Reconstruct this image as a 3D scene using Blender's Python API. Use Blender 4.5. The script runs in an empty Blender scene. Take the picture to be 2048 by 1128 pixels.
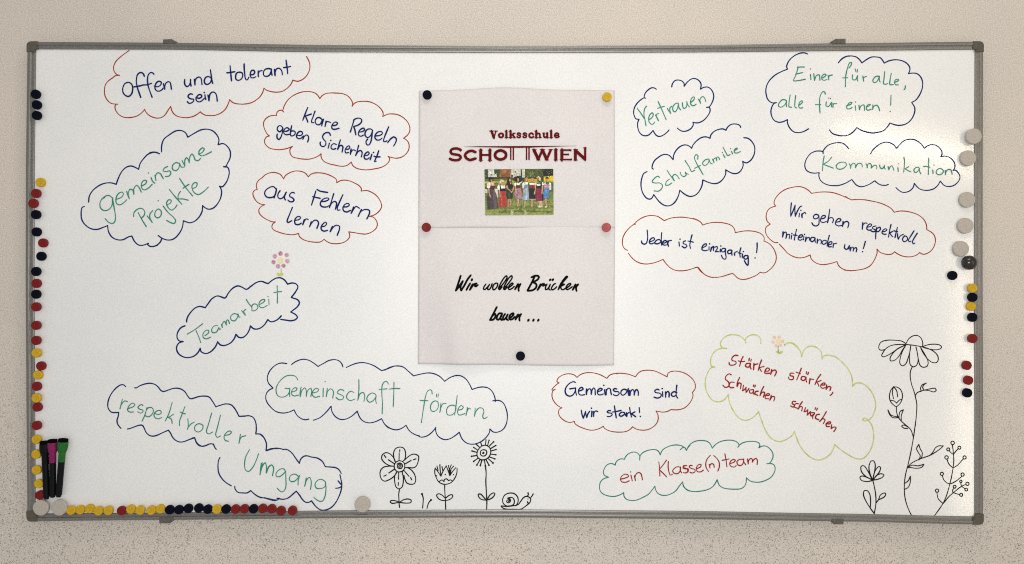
import bpy, bmesh, math, random
from mathutils import Vector

random.seed(11)
SC = bpy.context.scene
COL = SC.collection

# ------------------------------------------------------------------ camera, light, exposure
D = 1.62                       # camera distance from the board
PXM = 955.0                    # photo units per metre on the board
cam_d = bpy.data.cameras.new('camera')
cam = bpy.data.objects.new('camera', cam_d)
COL.objects.link(cam)
cam.location = (0, -D, 0)
cam.rotation_euler = (math.radians(90), 0, 0)
cam_d.sensor_width = 36.0
cam_d.lens = 36.0 * D / (2048 / PXM)
cam_d.clip_end = 100
SC.camera = cam

world = bpy.data.worlds.new('World')
SC.world = world
world.use_nodes = True
bg = world.node_tree.nodes['Background']
bg.inputs[0].default_value = (1.0, 0.97, 0.94, 1)
bg.inputs[1].default_value = 0.44


def lamp(name, kind, loc, target, energy, color, size=0.1, size_y=None):
    d = bpy.data.lights.new(name, kind)
    d.energy = energy
    d.color = color
    if kind == 'AREA':
        d.size = size
        if size_y:
            d.shape = 'RECTANGLE'
            d.size_y = size_y
    else:
        d.shadow_soft_size = size
    o = bpy.data.objects.new(name, d)
    COL.objects.link(o)
    o.location = loc
    o.rotation_euler = (Vector(target) - Vector(loc)).to_track_quat('-Z', 'Y').to_euler()
    return o


# flash beside the lens, warm ceiling lamp of the room, small warm lamp off to the right
lamp('camera_flash', 'POINT', (0.03, -D - 0.02, 0.05), (0, 0, 0), 53.0, (1.0, 0.995, 0.99), 0.05)
lamp('ceiling_lamp', 'AREA', (0.3, -1.1, 1.9), (0.2, 0, -0.2), 13.0, (1.0, 0.90, 0.80), 1.4, 0.5)
tilt = lamp('right_wall_lamp', 'AREA', (1.76, -1.75, 0.585), (0.85, 0, 0.28), 2.8, (1.0, 0.78, 0.50), 0.66, 0.06)
tilt.rotation_euler.rotate_axis('Z', math.radians(-17))
lamp('side_wall_lamp', 'AREA', (2.0, -1.75, -0.42), (0.9, 0, -0.2), 3.2, (1.0, 0.84, 0.62), 0.10, 1.25)

SC.view_settings.view_transform = 'Standard'
SC.view_settings.look = 'None'
SC.view_settings.exposure = 0.12
SC.view_settings.gamma = 1.0
SC.view_settings.use_curve_mapping = False
SC.render.engine = 'CYCLES'
SC.cycles.use_denoising = False
SC.cycles.max_bounces = 6
SC.cycles.filter_width = 1.05


# ------------------------------------------------------------------ helpers
def P(px, py, h=0.0):
    """Board plan coordinates (photo units) to a point h metres in front of the board."""
    k = (D - h) / D / PXM
    return Vector(((px - 1024) * k, -h, (564 - py) * k))


def lin(c):
    return c / 12.92 if c <= 0.04045 else ((c + 0.055) / 1.055) ** 2.4


def hexcol(s, k=1.0):
    return tuple(lin(int(s[i:i + 2], 16) / 255) * k for i in (0, 2, 4))


def obj(name, bm, mat, parent=None, smooth=False):
    me = bpy.data.meshes.new(name)
    if parent is not None:
        off = Vector(parent['at'])
        for v in bm.verts:
            v.co -= off
    bm.to_mesh(me)
    bm.free()
    for m in (mat if isinstance(mat, (list, tuple)) else [mat]):
        me.materials.append(m)
    if smooth:
        for p in me.polygons:
            p.use_smooth = True
    o = bpy.data.objects.new(name, me)
    COL.objects.link(o)
    if parent is not None:
        o.parent = parent
        o.location = Vector(parent['at']) - Vector(parent['base'])
    o['at'] = (0.0, 0.0, 0.0)
    return o


def child(name, bm, mat, parent, root, smooth=False, label=None):
    """A part whose vertices are given in world coordinates under a root Empty."""
    me = bpy.data.meshes.new(name)
    off = root.location
    for v in bm.verts:
        v.co -= off
    bm.to_mesh(me)
    bm.free()
    me.materials.append(mat)
    if smooth:
        for p in me.polygons:
            p.use_smooth = True
    o = bpy.data.objects.new(name, me)
    COL.objects.link(o)
    o.parent = parent
    if label:
        o['label'] = label
    return o


def thing(name, label, cat, loc, group=None):
    o = bpy.data.objects.new(name, None)
    COL.objects.link(o)
    o.empty_display_size = 0.02
    o.location = loc
    o['label'] = label
    o['category'] = cat
    if group:
        o['group'] = group
    return o


def mat(name, color, rough=0.5, metal=0.0, spec=0.5):
    m = bpy.data.materials.new(name)
    m.use_nodes = True
    b = m.node_tree.nodes['Principled BSDF']
    b.inputs['Base Color'].default_value = (*color, 1)
    b.inputs['Roughness'].default_value = rough
    b.inputs['Metallic'].default_value = metal
    b.inputs['Specular IOR Level'].default_value = spec
    return m


def nodes(m):
    nt = m.node_tree
    return nt, nt.nodes, nt.links, nt.nodes['Principled BSDF']


def coords(nt):
    t = nt.nodes.new('ShaderNodeTexCoord')
    return t.outputs['Object']


def noise(nt, vec, scale, detail=2.0, rough=0.5, dim='3D'):
    n = nt.nodes.new('ShaderNodeTexNoise')
    n.inputs['Scale'].default_value = scale
    n.inputs['Detail'].default_value = detail
    n.inputs['Roughness'].default_value = rough
    nt.links.new(vec, n.inputs['Vector'])
    return n


def ramp(nt, fac, stops):
    r = nt.nodes.new('ShaderNodeValToRGB')
    el = r.color_ramp.elements
    el[0].position, el[0].color = stops[0][0], (*stops[0][1], 1)
    el[1].position, el[1].color = stops[-1][0], (*stops[-1][1], 1)
    for p, c in stops[1:-1]:
        e = el.new(p)
        e.color = (*c, 1)
    nt.links.new(fac, r.inputs[0])
    return r.outputs['Color']


def mix(nt, a, b, fac, mode='MIX'):
    n = nt.nodes.new('ShaderNodeMix')
    n.data_type = 'RGBA'
    n.blend_type = mode
    for sock, v in ((n.inputs[0], fac), (n.inputs[6], a), (n.inputs[7], b)):
        if isinstance(v, (int, float)):
            sock.default_value = v
        elif isinstance(v, tuple):
            sock.default_value = (*v, 1)
        else:
            nt.links.new(v, sock)
    return n.outputs[2]


def bump(nt, height, strength, dist, prev=None):
    b = nt.nodes.new('ShaderNodeBump')
    b.inputs['Strength'].default_value = strength
    b.inputs['Distance'].default_value = dist
    nt.links.new(height, b.inputs['Height'])
    if prev is not None:
        nt.links.new(prev, b.inputs['Normal'])
    return b.outputs['Normal']


# ------------------------------------------------------------------ materials
def wall_material():
    """Roughcast plaster: fine sand grain everywhere, coarser dark-grained splatter in the lower zone."""
    m = mat('roughcast_plaster', (0.5, 0.45, 0.38), 0.9, 0, 0.2)
    nt, N, L, b = nodes(m)
    v = coords(nt)
    fine = noise(nt, v, 420, 3, 0.72)
    mid = noise(nt, v, 150, 3, 0.6)
    big = noise(nt, v, 2.6, 3, 0.5)
    base = ramp(nt, fine.outputs['Fac'], [(0.32, (0.43, 0.392, 0.347)), (0.5, (0.60, 0.552, 0.497)), (0.68, (0.77, 0.715, 0.65))])
    tint = ramp(nt, big.outputs['Fac'], [(0.35, (0.93, 0.94, 0.93)), (0.65, (1.0, 0.985, 0.96))])
    base = mix(nt, base, tint, 1.0, 'MULTIPLY')
    # splatter grains, denser towards the bottom of the wall
    sp = noise(nt, v, 390, 4, 0.68)
    grains = ramp(nt, sp.outputs['Fac'], [(0.555, (0, 0, 0)), (0.645, (1, 1, 1))])
    sep = N.new('ShaderNodeSeparateXYZ')
    L.new(v, sep.inputs[0])
    wob = noise(nt, v, 4, 5, 0.7)
    add = N.new('ShaderNodeMath'); add.operation = 'MULTIPLY_ADD'
    L.new(wob.outputs['Fac'], add.inputs[0]); add.inputs[1].default_value = 0.45
    L.new(sep.outputs['Z'], add.inputs[2])
    mr = N.new('ShaderNodeMapRange')
    L.new(add.outputs[0], mr.inputs['Value'])
    mr.inputs['From Min'].default_value = 0.18
    mr.inputs['From Max'].default_value = -0.24
    mr.inputs['To Min'].default_value = 0.15
    mr.inputs['To Max'].default_value = 0.95
    mul = N.new('ShaderNodeMath'); mul.operation = 'MULTIPLY'
    L.new(mr.outputs[0], mul.inputs[1])
    L.new(grains, mul.inputs[0])
    colr = mix(nt, base, (0.13, 0.11, 0.085), mul.outputs[0])
    L.new(colr, b.inputs['Base Color'])
    n1 = bump(nt, fine.outputs['Fac'], 0.45, 0.0012)
    n2 = bump(nt, mid.outputs['Fac'], 0.4, 0.002, n1)
    L.new(n2, b.inputs['Normal'])
    return m


def board_material():
    """White enamel: faint grey wipe marks, fine orange peel."""
    m = mat('white_enamel', (0.80, 0.79, 0.77), 0.42, 0, 0.5)
    nt, N, L, b = nodes(m)
    v = coords(nt)
    fine = noise(nt, v, 360, 2, 0.75)
    wipe = noise(nt, v, 3.5, 4, 0.6)
    base = ramp(nt, fine.outputs['Fac'], [(0.30, (0.665, 0.668, 0.662)), (0.5, (0.742, 0.748, 0.74)), (0.70, (0.82, 0.826, 0.818))])
    tint = ramp(nt, wipe.outputs['Fac'], [(0.35, (0.95, 0.955, 0.96)), (0.6, (1.0, 1.0, 0.99))])
    base = mix(nt, base, tint, 1.0, 'MULTIPLY')
    L.new(base, b.inputs['Base Color'])
    r = N.new('ShaderNodeMapRange')
    L.new(wipe.outputs['Fac'], r.inputs['Value'])
    r.inputs['From Min'].default_value = 0.3
    r.inputs['From Max'].default_value = 0.7
    r.inputs['To Min'].default_value = 0.40
    r.inputs['To Max'].default_value = 0.48
    b.inputs['Specular IOR Level'].default_value = 0.75
    b.inputs['Coat Weight'].default_value = 1.0
    b.inputs['Coat Roughness'].default_value = 0.13
    L.new(r.outputs[0], b.inputs['Roughness'])
    L.new(bump(nt, fine.outputs['Fac'], 0.16, 0.0005), b.inputs['Normal'])
    return m


def paper_material():
    m = mat('printer_paper', (0.72, 0.69, 0.675), 0.85, 0, 0.25)
    nt, N, L, b = nodes(m)
    v = coords(nt)
    fine = noise(nt, v, 400, 2, 0.75)
    big = noise(nt, v, 6, 3, 0.5)
    base = ramp(nt, fine.outputs['Fac'], [(0.32, (0.585, 0.56, 0.55)), (0.5, (0.65, 0.622, 0.61)), (0.68, (0.715, 0.685, 0.672))])
    base = mix(nt, base, ramp(nt, big.outputs['Fac'], [(0.35, (0.96, 0.96, 0.97)), (0.65, (1, 1, 1))]), 1.0, 'MULTIPLY')
    L.new(base, b.inputs['Base Color'])
    return m


def ink(name, col, fade, k=0.55):
    """Marker ink: the colour thins out a little along the stroke."""
    m = mat(name, col, 0.75, 0, 0.07)
    nt, N, L, b = nodes(m)
    v = coords(nt)
    n = noise(nt, v, 95, 3, 0.7)
    L.new(ramp(nt, n.outputs['Fac'], [(0.38, col), (0.75, fade)]), b.inputs['Base Color'])
    return m


def plastic(name, col, rough=0.45, var=0.25, spec=0.14):
    m = mat(name, col, rough, 0, spec)
    nt, N, L, b = nodes(m)
    v = coords(nt)
    n = noise(nt, v, 260, 3, 0.7)
    lo = tuple(c * (1 - var) for c in col)
    hi = tuple(min(1, c * (1 + var)) for c in col)
    L.new(ramp(nt, n.outputs['Fac'], [(0.3, lo), (0.7, hi)]), b.inputs['Base Color'])
    L.new(bump(nt, n.outputs['Fac'], 0.2, 0.0004), b.inputs['Normal'])
    return m


def alu():
    m = mat('anodised_aluminium', (0.30, 0.29, 0.27), 0.42, 0.75, 0.5)
    nt, N, L, b = nodes(m)
    v = coords(nt)
    n = noise(nt, v, 380, 3, 0.7)
    L.new(ramp(nt, n.outputs['Fac'], [(0.3, (0.16, 0.155, 0.145)), (0.7, (0.29, 0.28, 0.26))]), b.inputs['Base Color'])
    r = N.new('ShaderNodeMapRange')
    L.new(n.outputs['Fac'], r.inputs['Value'])
    r.inputs['To Min'].default_value = 0.32
    r.inputs['To Max'].default_value = 0.6
    L.new(r.outputs[0], b.inputs['Roughness'])
    return m


def print_material():
    m = mat('colour_print', (0.5, 0.5, 0.5), 0.6, 0, 0.3)
    nt, N, L, b = nodes(m)
    a = N.new('ShaderNodeVertexColor')
    a.layer_name = 'print'
    v = coords(nt)
    n = noise(nt, v, 300, 4, 0.75)
    c = ramp(nt, n.outputs['Fac'], [(0.32, (0.42, 0.41, 0.38)), (0.5, (0.88, 0.87, 0.84)), (0.68, (1.5, 1.46, 1.38))])
    L.new(mix(nt, a.outputs['Color'], c, 1.0, 'MULTIPLY'), b.inputs['Base Color'])
    return m


M = {
    'wall': wall_material(),
    'board': board_material(),
    'paper': paper_material(),
    'alu': alu(),
    'corner': plastic('brown_grey_plastic', (0.095, 0.085, 0.066), 0.5),
    'clip': plastic('grey_clip_plastic', (0.10, 0.097, 0.085), 0.5),
    'navy': ink('navy_ink', (0.004, 0.010, 0.075), (0.012, 0.03, 0.17)),
    'blue': ink('blue_outline_ink', (0.006, 0.017, 0.09), (0.016, 0.04, 0.18)),
    'green': ink('green_ink', (0.016, 0.19, 0.125), (0.07, 0.31, 0.225)),
    'red': ink('thin_red_ink', (0.26, 0.028, 0.007), (0.42, 0.085, 0.032)),
    'crimson': ink('crimson_ink', (0.24, 0.006, 0.006), (0.38, 0.035, 0.03)),
    'teal': ink('teal_ink', (0.02, 0.16, 0.13), (0.08, 0.28, 0.23)),
    'lime': ink('pale_lime_ink', (0.42, 0.47, 0.13), (0.62, 0.65, 0.38)),
    'black': ink('black_ink', (0.008, 0.007, 0.006), (0.03, 0.028, 0.025)),
    'maroon': ink('maroon_print', (0.09, 0.004, 0.005), (0.14, 0.008, 0.008)),
    'jet': mat('black_print', (0.003, 0.003, 0.003), 0.85, 0, 0.05),
    'print': print_material(),
    'm_black': plastic('black_blue_plastic', (0.002, 0.003, 0.009), 0.6, 0.25, 0.06),
    'm_red': plastic('dark_red_plastic', (0.17, 0.010, 0.010), 0.5),
    'm_pink': plastic('faded_red_plastic', (0.36, 0.07, 0.06), 0.4),
    'm_yellow': plastic('mustard_plastic', (0.52, 0.325, 0.016), 0.5),
    'm_white': plastic('off_white_plastic', (0.41, 0.375, 0.325), 0.45, 0.15),
    'ball': mat('polished_black', (0.05, 0.047, 0.042), 0.24, 0.75, 0.6),
    'pen_black': plastic('pen_black_plastic', (0.003, 0.003, 0.004), 0.5),
    'pen_pink': plastic('pen_magenta_plastic', (0.19, 0.015, 0.085), 0.45),
    'pen_green': plastic('pen_green_plastic', (0.016, 0.12, 0.02), 0.5),
    'felt': plastic('black_felt', (0.003, 0.003, 0.003), 0.95, 0.25, 0.02),
}

# ------------------------------------------------------------------ traced handwriting and print, in board millimetres
CLOUDS = {
    'offen': [
        ('c', '-801.8,484.6 -807.1,481.1 -819.6,471.6 -829.4,461.9 -833.9,452.1 -834.0,443.7 -830.1,436.8 -824.5,433.2 -822.0,432.9! -830.8,431.9 -835.0,428.4 -844.7,421.5 -851.0,413.8 -853.4,402.0 -852.4,390.8 -847.5,381.1 -840.5,374.8 -835.0,373.0 -825.5,372.4! -829.4,372.0! -831.5,367.1 -829.4,358.8 -823.8,351.1 -815.5,346.0 -807.1,344.2 -796.0,344.9 -784.8,347.9 -775.1,354.6 -769.2,361.6! -766.7,356.0 -759.8,349.0 -751.4,344.9 -741.7,343.2 -733.3,344.9 -726.3,350.4 -719.4,360.9 -714.8,367.4! -713.5,363.0 -711.7,357.4 -705.4,349.7 -695.7,345.6 -681.8,344.2 -669.2,346.2 -659.5,351.1 -652.8,356.3! -648.3,352.5 -641.4,349.3 -632.5,348.3'),
        ('l', '-803.6,418.0 -810.6,415.2 -814.8,406.1 -814.1,396.4 -808.5,390.1 -802.2,388.7 -796.7,393.6 -794.3,402.0 -794.6,410.3 -798.1,415.9 -803.6,418.0;-769.8,430.9 -771.6,435.4 -775.8,438.5 -780.7,437.5 -784.6,432.6 -786.5,421.5 -784.8,408.9 -781.3,397.8 -777.2,386.4;-791.5,408.4 -779.3,410.6 -772.3,412.4 -763.2,413.1 -754.5,416.2;-749.7,435.1 -752.8,438.2 -757.0,438.2 -761.2,434.0 -763.1,425.6 -762.5,414.5 -759.1,402.0 -753.5,386.9;-748.9,410.3 -741.7,408.9 -735.4,413.1 -734.4,418.0 -738.2,420.3 -743.7,418.0 -747.2,410.3 -746.9,404.0 -743.0,399.9 -737.5,399.9 -731.9,403.4 -730.5,405.9;-729.8,415.2 -728.4,408.9 -727.0,403.6! -727.0,408.9 -724.9,415.9 -719.4,419.4 -715.5,417.3 -714.1,411.7 -713.1,403.6;-685.2,424.0 -685.7,417.3 -683.9,411.7 -680.4,409.2 -676.2,411.7 -673.4,418.7 -673.1,424.2! -673.1,418.7 -672.0,410.3;-665.0,424.2 -664.4,418.7 -663.7,413.1! -663.7,420.1 -660.9,426.3 -655.3,429.1 -651.1,426.3 -649.7,420.1 -649.0,413.1;-668.9,392.9 -672.7,394.0 -677.6,390.8 -677.6,386.6 -671.3,383.2 -666.4,382.5 -667.1,378.3 -672.7,374.4 -676.9,374.4 -679.7,377.6;-661.6,386.6 -655.3,384.5 -649.7,388.0 -650.4,391.5 -655.3,392.2 -660.2,387.3 -661.6,382.5 -658.8,378.3 -653.9,377.2 -648.3,380.4 -644.2,384.5;-642.8,392.2 -642.3,387.3 -641.1,382.2;-644.2,396.7'),
        ('c', '-632.5,348.3 -622.0,349.0 -610.9,353.2 -601.1,360.9 -595.6,369.9 -591.1,381.8! -587.2,377.6 -580.3,374.1 -570.5,372.7 -559.4,372.7 -546.8,375.2 -535.7,381.1 -527.3,388.7 -521.8,397.8 -519.5,405.9! -514.8,402.2 -506.4,399.2 -495.3,397.5 -484.2,398.5 -475.8,402.0 -467.4,408.9 -461.9,415.9 -458.8,422.6! -449.3,420.3 -441.0,422.9 -432.6,429.1 -425.7,439.6 -423.1,450.7 -425.0,461.9 -430.1,471.9'),
        ('l', '-629.7,426.3 -634.6,430.1 -640.1,429.1 -643.6,424.2 -644.0,418.7 -641.5,414.5 -637.4,413.8 -631.8,417.3 -629.3,424.2;-631.5,444.4 -629.7,432.6 -628.3,421.5 -626.5,415.9;-636.7,391.5 -635.3,385.2 -634.3,379.7! -633.9,386.6 -631.1,395.0 -626.2,397.8 -620.6,395.0 -618.1,388.0 -616.9,378.6;-590.3,452.8 -589.3,442.4 -588.3,431.2 -587.2,421.2;-597.2,437.8 -588.6,438.9 -580.3,440.3;-571.2,439.3 -576.1,437.5 -578.6,431.2 -577.5,424.2 -572.6,422.2 -567.0,424.9 -563.8,431.2 -564.9,437.5 -571.2,439.3;-560.8,456.6 -560.5,445.1 -559.4,434.0 -558.0,425.6 -555.2,422.9 -552.4,425.6 -551.0,428.8;-548.2,434.0 -541.3,434.7 -538.7,438.9 -540.6,443.0 -544.7,443.0 -547.5,438.2 -548.2,432.6 -545.4,427.7 -540.6,427.7 -536.4,429.8;-531.5,442.4 -531.5,435.4 -530.8,429.8! -530.8,436.8 -528.0,441.7 -523.1,442.4;-503.7,445.1 -510.6,446.8 -517.6,444.4 -520.4,438.2 -519.0,431.9 -513.4,430.5 -507.8,433.3 -505.0,438.9 -503.7,445.1! -503.7,439.6 -502.3,432.9;-497.4,445.1 -496.7,438.9 -496.0,432.3! -496.0,439.6 -493.2,445.8 -488.3,447.6 -483.5,444.4 -481.4,439.6 -480.7,434.0;-473.0,464.4 -471.6,453.5 -470.2,443.7 -469.5,436.1;-477.9,448.9 -470.9,449.7 -463.3,451.4'),
    ],
    'regeln': [
        ('c', '-477.9,356.1 -480.4,357.8! -479.7,360.3 -476.9,368.7 -469.3,381.2 -458.1,390.3 -445.6,396.2 -430.3,399.0 -416.3,397.2 -408.0,392.3 -402.4,384.0! -398.2,389.6 -391.3,394.0 -381.5,395.8 -370.4,395.8 -360.2,394.9'),
        ('c', '-477.9,356.1 -482.5,359.6 -486.0,359.5 -490.1,357.5 -492.7,353.4 -493.2,348.5! -501.3,348.8 -509.6,346.4 -516.6,340.8 -520.1,333.9 -519.7,325.5 -516.6,317.1 -511.7,308.8 -508.0,306.0! -513.8,303.9 -517.7,298.3 -518.0,292.1 -513.8,285.1 -506.9,280.2 -497.1,277.9 -486.0,277.2 -474.8,278.8 -466.5,281.2 -459.8,284.0! -464.4,278.8 -465.1,272.6 -463.0,266.3 -458.1,261.4 -449.8,259.3 -438.6,257.5 -424.7,257.3 -412.2,260.7 -405.2,264.2 -399.9,268.4! -399.6,261.4 -396.8,255.9 -391.3,251.0 -381.5,247.2 -371.8,245.0'),
        ('l', '-427.5,365.9 -432.4,353.4 -437.9,338.7;-420.2,351.7 -427.5,349.2 -432.4,347.1! -429.6,340.8 -427.5,335.0;-412.4,357.8 -416.3,346.4 -419.4,338.0 -419.1,333.9 -414.9,333.9;-397.5,340.1 -402.4,343.9 -408.0,343.6 -411.9,338.0 -410.8,331.8 -405.9,329.0 -401.0,331.1 -396.8,339.4;-394.8,340.5 -396.8,333.9 -398.5,326.9;-389.2,336.6 -390.2,331.1 -391.5,325.5! -389.9,332.5 -386.4,335.9 -380.1,334.1;-376.6,327.6 -369.0,328.3 -365.1,332.5 -369.0,335.0 -373.9,332.5 -377.3,326.2 -376.0,320.6 -370.4,319.7 -362.0,322.0'),
        ('l', '-479.7,322.0 -482.5,326.2 -487.4,327.2 -491.3,322.7 -490.8,317.8 -486.7,314.6 -482.5,317.1 -479.7,321.3! -481.1,311.6 -484.6,301.8 -488.1,298.3 -491.3,301.1 -492.2,306.0 -491.3,309.5;-476.9,315.5 -470.7,316.0 -466.5,319.7 -469.3,322.7 -474.1,322.0 -477.6,317.1 -477.9,312.3 -473.4,308.5 -466.5,309.1;-461.2,327.2 -463.0,318.5 -464.0,310.2 -462.3,306.0 -457.4,306.7 -453.9,310.9 -454.6,315.1 -458.8,316.4 -463.0,315.1;-449.8,307.4 -442.8,306.7 -438.6,310.2 -440.0,314.4 -444.9,315.1 -449.8,310.2 -451.2,304.6 -447.7,300.4 -441.4,301.1 -438.6,304.6;-436.5,306.0 -437.9,299.0! -435.1,304.6 -430.3,307.7 -426.8,306.0 -425.8,300.4 -427.8,293.2;-379.9,307.1 -382.9,312.3 -388.5,312.7 -394.1,309.5 -396.6,303.9 -394.1,298.3 -389.9,293.5 -390.6,286.5 -395.4,283.4 -399.6,285.1 -401.7,289.3 -401.3,292.8;-382.2,290.7 -385.0,279.8;-379.4,296.3;-367.6,287.9 -373.2,289.6 -378.0,285.8 -378.5,280.2 -374.6,277.9 -369.0,279.3'),
        ('c', '-371.8,245.1 -361.2,242.8 -353.3,242.4 -345.4,244.3 -336.4,251.0! -333.6,244.3 -326.5,238.8 -315.5,235.7 -302.8,234.9 -288.6,236.8 -274.4,239.9 -263.4,245.9 -257.1,253.8 -256.3,259.3 -259.5,263.0! -250.8,260.4 -241.3,259.3 -230.3,262.0 -220.8,269.6 -215.8,279.0 -216.1,290.1 -220.8,297.2 -226.8,301.1! -219.2,307.4 -214.5,314.5 -214.2,324.8 -219.2,335.8 -227.1,343.7 -238.2,350.0 -249.2,351.9 -260.2,351.3 -270.5,346.6! -269.7,353.2 -272.9,360.3 -279.2,367.4 -288.6,373.7 -299.7,377.6 -312.3,378.4 -323.4,377.2 -330.5,373.7 -334.7,368.2! -333.6,373.7 -336.8,381.6 -343.9,389.5 -353.3,393.9 -362.8,395.5 -370.7,395.5'),
        ('l', '-359.3,297.7 -362.0,288.5 -364.7,277.8! -361.2,284.6 -357.3,286.1 -354.1,283.0 -354.6,277.5 -355.7,271.9;-348.6,278.3 -342.3,278.3 -339.4,282.2 -341.5,285.0 -346.2,282.2 -349.4,275.9 -347.8,270.4 -342.3,271.2;-336.8,278.3 -338.3,267.7! -336.0,273.5 -332.0,276.7 -327.3,274.6;-321.0,286.1 -323.7,275.9 -327.3,264.8! -322.6,272.7 -317.0,275.1 -313.9,271.9 -314.2,266.4 -315.5,261.7;-308.4,264.8 -302.1,265.6 -298.9,269.6 -301.3,272.4 -306.8,268.8 -309.5,262.5 -307.6,257.7 -302.8,257.3 -298.9,260.1;-293.4,267.2 -296.8,256.2;-289.9,271.2;-278.9,275.1 -282.3,264.8 -286.3,256.2 -287.9,252.2! -284.2,253.0;-289.0,263.3 -283.9,262.0 -276.3,262.0'),
        ('l', '-330.5,340.6 -333.6,329.5 -338.3,314.1;-331.2,339.0 -326.5,342.1 -319.4,342.9 -314.7,339.8 -315.5,334.3 -321.8,328.7 -331.2,325.6! -328.9,318.5 -326.8,308.2;-320.2,313.7 -312.3,315.3 -308.4,318.5 -310.7,322.0 -316.3,320.1 -321.0,313.7 -321.0,307.4 -316.3,305.1 -311.0,307.4;-291.8,317.7 -296.5,320.4 -302.8,319.3 -307.3,313.0 -306.8,305.9 -302.1,302.4 -296.5,305.9 -291.8,316.1! -293.4,304.3 -295.7,293.2 -298.9,287.7 -302.1,286.6 -305.2,290.1 -305.2,294.8 -302.1,299.2;-285.5,305.9 -277.6,306.7 -271.3,310.6 -272.9,314.5 -279.2,314.5 -285.5,309.0 -286.8,301.9 -282.3,297.2 -276.0,298.0 -272.1,301.1;-257.9,325.1 -263.4,312.2 -268.1,299.6 -268.9,294.8 -265.0,294.0 -261.8,295.6;-253.2,301.1 -260.2,291.7! -253.9,299.6 -247.6,303.5 -242.9,301.1 -242.1,296.4 -244.5,290.1 -247.9,284.6'),
    ],
    'projekte': [
        ('c', '-886.7,167.5 -884.9,180.3 -877.5,191.9 -865.9,201.2 -854.3,206.3 -840.3,207.7 -828.7,204.6! -825.2,215.1 -817.1,231.3 -807.8,240.2 -798.6,242.9 -789.3,240.2 -781.9,236.0! -778.8,247.6 -770.7,259.2 -761.4,268.0 -749.8,271.7 -742.4,271.2'),
        ('c', '-895.6,158.2 -900.2,155.9 -902.3,143.2 -900.2,129.2 -891.4,117.6 -879.8,111.1 -868.2,110.2 -856.6,114.2 -846.8,118.1! -845.0,106.0 -838.0,94.4 -826.4,88.6 -814.8,88.6 -803.2,94.4 -796.2,96.3! -790.4,85.1 -782.3,77.7 -773.0,77.0 -761.4,81.0! -763.3,79.3 -759.1,75.4 -752.2,74.0 -742.4,77.0'),
        ('l', '-835.7,175.6 -845.0,181.4 -855.4,176.8 -862.4,166.4 -861.2,154.8 -854.3,149.7 -845.0,151.3 -838.0,159.4 -836.2,175.6! -833.4,157.1 -830.6,140.8 -831.1,128.1 -835.7,122.7 -843.8,124.6 -851.9,132.7;-858.9,173.8 -853.1,176.8;-827.6,173.3 -817.1,178.0 -813.6,184.9 -817.1,188.4 -825.2,183.8 -829.2,173.3 -827.6,164.0 -820.6,161.7 -812.5,166.4 -806.7,172.2;-806.7,189.6 -804.4,182.6 -801.3,174.5! -803.2,186.1 -799.7,194.2 -793.9,191.9 -791.6,183.8! -791.6,195.4 -785.8,202.3 -780.0,196.5 -776.1,188.4;-775.4,201.2 -767.2,205.8 -764.9,211.6 -769.6,213.2 -775.4,207.0 -775.4,197.7 -770.7,193.0 -761.4,196.5 -753.3,204.6;-755.6,218.6 -752.2,210.5 -748.0,207.0;-761.0,228.3'),
        ('l', '-792.1,136.7 -791.6,144.3 -785.8,151.3 -776.5,154.3 -769.6,149.0 -769.6,140.8 -775.4,133.9;-782.8,145.5 -775.4,131.6 -765.6,115.8;-763.8,138.5 -753.3,124.6! -758.0,133.9 -758.0,142.0 -752.2,149.7'),
        ('c', '-758.1,270.8 -748.8,271.9 -737.7,268.5;-733.7,272.4 -733.7,284.7 -729.1,298.6 -716.3,309.1 -704.7,316.0 -693.1,317.2 -683.9,312.6 -678.7,303.3! -665.3,311.4 -651.4,318.4 -639.8,320.0 -628.2,317.2 -618.9,309.1 -613.8,298.6 -615.4,287.5! -604.9,289.8 -595.7,283.5 -589.9,273.1 -590.6,259.2 -595.7,248.7 -599.1,242.5 -603.8,241.3! -595.7,240.1 -592.2,231.3 -594.5,217.4 -600.3,205.8 -607.3,199.3 -612.4,200.5! -608.4,191.9 -609.6,177.9 -616.5,164.0 -625.8,154.7 -635.1,152.4 -642.1,155.2 -647.9,159.8! -649.0,147.8 -656.0,135.0 -665.3,126.9 -674.6,124.1 -681.5,125.7 -688.0,128.1! -690.8,113.0 -698.9,99.0 -709.4,89.8 -721.0,87.9 -732.6,91.6 -740.7,97.2;-733.1,90.9 -737.2,82.8 -746.5,75.8 -758.1,74.0'),
        ('l', '-747.7,223.2 -745.4,212.8! -746.5,222.0 -741.9,228.5 -736.1,226.7 -732.6,220.9 -729.8,216.2;-721.0,241.8 -727.9,238.3 -730.3,232.5 -723.3,231.3 -716.3,232.5 -714.5,226.7 -718.7,221.6 -725.6,220.9;-696.6,248.7 -703.6,249.9 -710.5,244.1 -710.5,236.0 -703.6,233.2 -697.8,238.3 -695.9,247.6! -692.0,240.6 -686.2,240.6;-690.8,254.5 -685.0,242.9! -685.0,254.5 -681.5,260.3 -678.0,256.9 -675.7,249.9! -674.6,261.5 -669.9,268.0 -666.4,263.8 -663.0,255.7 -657.2,254.1 -651.8,259.2;-656.0,267.3 -647.9,271.9 -644.4,278.9 -647.9,280.8 -654.8,274.3 -654.8,267.3 -649.0,264.3 -639.8,267.3 -629.3,272.6'),
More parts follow.
